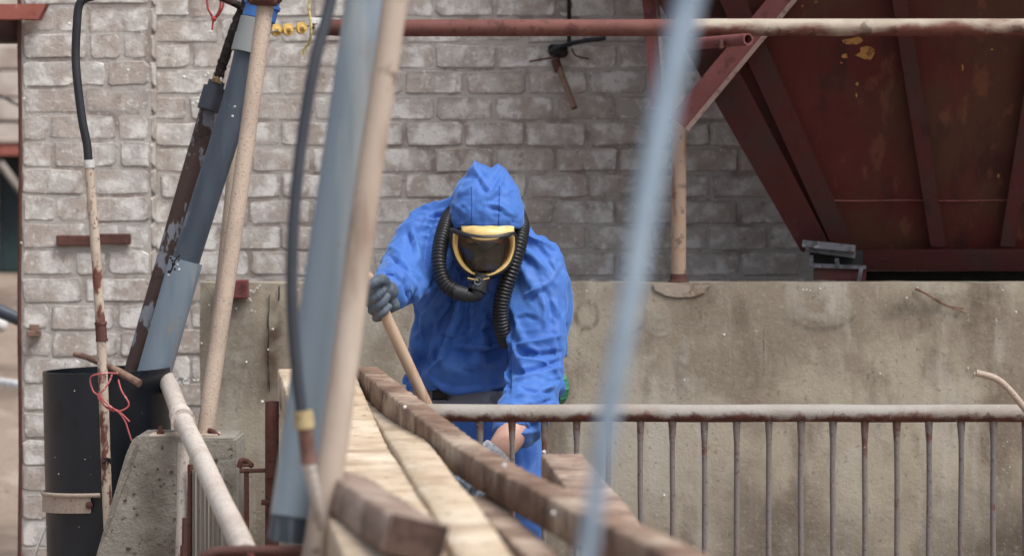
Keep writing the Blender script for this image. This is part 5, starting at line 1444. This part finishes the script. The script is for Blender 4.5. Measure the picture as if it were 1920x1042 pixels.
# --- belt, buckle, filter unit on the hip
b = MB(); rows = []
for i in range(64):
    a = 2 * math.pi * i / 64
    c = P(883, 739, 8.68); hx, hy = S(108, 8.68) + .010, .162
    x, y = c.x + hx * math.cos(a), c.y + hy * math.sin(a)
    dz = -.006 * math.cos(a) + .004 * math.sin(3 * a)
    rows.append([b.vert((x, y, c.z + dz + z)) for z in (-.026, -.008, .008, .022)])
for A, B in zip(rows, rows[1:] + rows[:1]):
    for k in range(3): b.f.append((A[k], A[k + 1], B[k + 1], B[k]))
bo = b.build("belt", M['webbing'], man); bo.modifiers.new("s", 'SOLIDIFY').thickness = .004
b = MB(); b.bevbox(P(811, 748, 8.535), P(838, 728, 8.515), .004); b.build("buckle", M['blackplastic'], bo, smooth=False)
fu = MB(); fu.bevbox(P(900, 760, 8.90), P(1045, 680, 8.98), .02); fu = fu.build("blower_unit", M['blackplastic'], man, smooth=False)
ax = Vector((.75, .55, .12)).normalized(); c = P(1029, 726, 8.86)
b = MB(); seg = 60; xv = ax.orthogonal().normalized(); yv = ax.cross(xv); Rn = []
for h, r, rib in ((-.03, .050, 0), (0, .054, 0), (.004, .058, 1), (.034, .058, 1), (.038, .054, 0), (.044, .048, 0)):
    Rn.append([b.vert(c + ax * h + (xv * math.cos(2 * math.pi * k / seg) + yv * math.sin(2 * math.pi * k / seg)) * (r * (1.05 if rib and k % 5 == 0 else 1))) for k in range(seg)])
for A, B in zip(Rn, Rn[1:]):
    for k in range(seg): b.f.append((A[k], A[(k + 1) % seg], B[(k + 1) % seg], B[k]))
b.f.append(tuple(Rn[0])); b.f.append(tuple(Rn[-1])); b.build("green_cap", M['greencap'], fu, smooth=False)

# --- long handle (a thing of its own) and the gloved hands on it
ha, he = P(690, 520, 8.07), P(905, 985, 8.20)
broom = thing("long_handle_tool", P(925, 1200, 8.22), "long wooden handled shovel held in the worker's gloved hands", "shovel")
b = MB(); q = [ha + (he - ha) * i / 20 for i in range(21)]; b.tube(q, S(11, 8.1), 16); b.ell(ha, (.0168,) * 3, 14, 8); b.build("handle", M['broomwood'], broom)
tip = he + (he - ha).normalized() * .28
b = MB(); dn = (tip - he).normalized(); sx = Vector((1, 0, 0)); sx = (sx - dn * sx.dot(dn)).normalized()
b.hexa([he - sx * .05 + Vector((0, -.01, 0)), he + sx * .05 + Vector((0, -.01, 0)), tip + sx * .1 + Vector((0, -.012, 0)), tip - sx * .1 + Vector((0, -.012, 0))], [he - sx * .05, he + sx * .05, tip + sx * .1, tip - sx * .1]); b.build("blade", M['galv'], broom, smooth=False)

def grip(center, axis, front, side, wrist, wrist_r, name, flip=1):
    """a gloved hand closed round the handle: fingers wrap from behind-left over the front"""
    axis = axis.normalized(); front = (front - axis * front.dot(axis)).normalized(); side = axis.cross(front) if flip < 0 else -axis.cross(front)
    if side.dot(Vector((1, 0, 0))) * flip < 0: side = -side
    rh = .0168
    def at(t, th, r): return center + axis * t + side * (r * math.cos(th)) + front * (r * math.sin(th))
    b = MB()
    specs = [(-.035, .0112, 35, -.004), (-.010, .0120, 20, -.006), (.0155, .0117, 28, -.006), (.039, .0104, 40, -.004)]
    for t, fr_, end, slope in specs:
        pts = []; rr = []
        for k in range(15):
            u = k / 14; th = math.radians(232 - (232 - end) * u)
            bulge = .004 * abs(math.sin(u * math.pi * 2.2))
            pts.append(at(t + .010 - .024 * u + slope, th, rh + fr_ * .80 + bulge)); rr.append(fr_ * (1.08 - .18 * u + .06 * abs(math.cos(u * 5.2))))
        b.tube(pts, rr, 14); b.ell(pts[-1], (rr[-1],) * 3, 12, 8); b.ell(pts[0], (rr[0],) * 3, 12, 8)
    # palm behind the handle, from the knuckles to the heel near the wrist
    k1, k2 = at(-.036, math.radians(230), .034), at(.042, math.radians(230), .034)
    h1, h2 = at(-.04, math.radians(330), .040), at(.03, math.radians(330), .040)
    for t in [i / 6 for i in range(7)]:
        b.tube([k1.lerp(k2, t), ((k1.lerp(k2, t) + h1.lerp(h2, t)) / 2) - front * .012, h1.lerp(h2, t)], [.013, .016, .017], 10)
        b.ell(h1.lerp(h2, t), (.017,) * 3, 10, 8); b.ell(k1.lerp(k2, t), (.013,) * 3, 10, 8)
    hm = h1.lerp(h2, .35); b.tube([hm, hm.lerp(wrist, .5), wrist], [.03, .03, wrist_r], 16); b.ell(wrist, (wrist_r,) * 3, 14, 10); b.ell(hm, (.03,) * 3, 14, 10)
    # thumb leaves the side of the palm near the heel and closes over the top of the handle
    tb = [hm + axis * -.018 + front * .012, at(-.058, math.radians(20), .036), at(-.062, math.radians(75), .034), at(-.058, math.radians(128), .032), at(-.050, math.radians(165), .032)]
    s = spl([tuple(p) for p in tb], 5); rr = [.019 - .007 * i / (len(s) - 1) for i in range(len(s))]
    b.tube([Vector(p) for p in s], rr, 14); b.ell(s[-1], (rr[-1],) * 3, 12, 8)
    me = remesh(b, .0026, 2)
    return link_mesh(name, me, M['glove'], man)
axis = he - ha
c1_ = ha + axis * ((P(712, 566, 8.08) - ha).dot(axis) / axis.length_squared)
w1 = P(738, 546, 8.15)
g1 = grip(c1_, axis, Vector((0, -1, 0)), Vector((1, 0, 0)), w1, .034, "glove")
b = MB(); dcf = (P(733, 543, 8.155) - P(751, 516, 8.27)).normalized()
a = P(737, 541, 8.17); b.tube([a - dcf * .04, a, a + dcf * .035, a + dcf * .045], [.043, .042, .041, .038], 24); b.build("knit_cuff", M['knit'], g1)
c2_ = ha + axis * ((P(862, 893, 8.17) - ha).dot(axis) / axis.length_squared)
g2 = grip(c2_, axis, Vector((-.2, -1, .1)), Vector((1, 0, 0)), P(912, 868, 8.05), .033, "glove")
dcf = (P(905, 876, 8.03) - P(946, 832, 8.05)).normalized(); a = P(934, 848, 8.04)
M['paleknit'] = layered("pale glove hem", C(206, 212, 222), [dict(c=C(170, 178, 192), s=60, lo=.5, hi=.6)], rough=.9, bump=((260, .5, .002),))
b = MB(); b.tube([a - dcf * .004, a + dcf * .012, a + dcf * .03, a + dcf * .06], [.048, .051, .051, .050], 24, caps=False); b.build("knit_cuff", M['paleknit'], g2)
# boots
for (x, Y) in ((760, 8.74), (955, 8.62)):
    c = P(x, 1300, Y); b = MB()
    limb_pts = [Vector((c.x, Y, .16)), Vector((c.x, Y - .01, .09)), Vector((c.x, Y - .06, .05)), Vector((c.x, Y - .14, .045)), Vector((c.x, Y - .2, .04))]
    b.tube(limb_pts, [.06, .062, .055, .05, .038], 16)
    for v in range(len(b.v)): b.v[v] = (b.v[v][0], b.v[v][1], max(0.0, b.v[v][2]))
    b.build("boot", M['rubber'], man)

# ------------------------------------------------------------------ white crumbs scattered about (uncountable)
b = MB()
def crumb(x, y, Y, r):
    bm = bmesh.new(); bmesh.ops.create_icosphere(bm, subdivisions=1, radius=r)
    for v in bm.verts: v.co *= rnd(.75, 1.2)
    b.add_bm(bm, Matrix.Translation(P(x, y, Y)))
for (x, y) in ((470, 545), (474, 547), (478, 544), (482, 540), (486, 536), (488, 534), (476, 548), (468, 560), (470, 563), (443, 578), (472, 582), (478, 584), (454, 553), (512, 617), (510, 617), (503, 655), (462, 678), (558, 543), (392, 572), (378, 643),
               (1506, 543), (1512, 543), (1519, 544), (1538, 541), (1358, 627), (1283, 712), (1880, 544), (1720, 540), (1245, 928), (1100, 545), (1700, 558), (1868, 600), (1650, 700), (1815, 690), (1828, 700)):
    crumb(x, y, CY - .008, rnd(.0022, .0042))
for k in range(6): crumb(rnd(990, 1915), 534 + abs(random.gauss(0, 1)) * 90, CY - .007, rnd(.0012, .0026))
for k in range(26): crumb(rnd(325, 375), rnd(710, 720), 10.2, rnd(.003, .006))
for (x, y) in ((45, 40), (130, 45), (395, 60), (392, 72), (390, 138), (386, 142), (345, 145), (350, 26), (352, 115), (240, 132), (505, 32), (376, 178), (362, 195), (370, 192), (45, 185), (40, 455)):
    crumb(x, y, 10.05, rnd(.004, .008))
for k in range(60): crumb(rnd(45, 560), rnd(5, 680), 10.085, rnd(.0015, .003))
for k in range(6):
    x, y = rnd(100, 175), rnd(720, 1035)
    crumb(x, y, 8.62, rnd(.0009, .0018))
for (x, y, Y) in ((440, 200, 8.78), (436, 218, 8.78), (333, 496, 8.72), (336, 505, 8.71), (316, 515, 8.71), (414, 147, 8.93), (415, 151, 8.93), (492, 752, 7.9), (1905, 585, 9.38)): crumb(x, y, Y, .0045)
for (x, y, Y) in ((759, 763, 7.15), (1020, 847, 7.0), (902, 972, 5.55), (1038, 962, 5.2), (945, 872, 5.85)): crumb(x, y, Y, .005)
for k in range(8): crumb(rnd(1860, 1915), rnd(760, 960), RY + .02, rnd(.001, .0025))
tag(b.build("polystyrene_crumbs", M['whitefleck'], smooth=False), "white crumbs and flecks scattered over walls and pipes", "crumbs", kind="stuff")
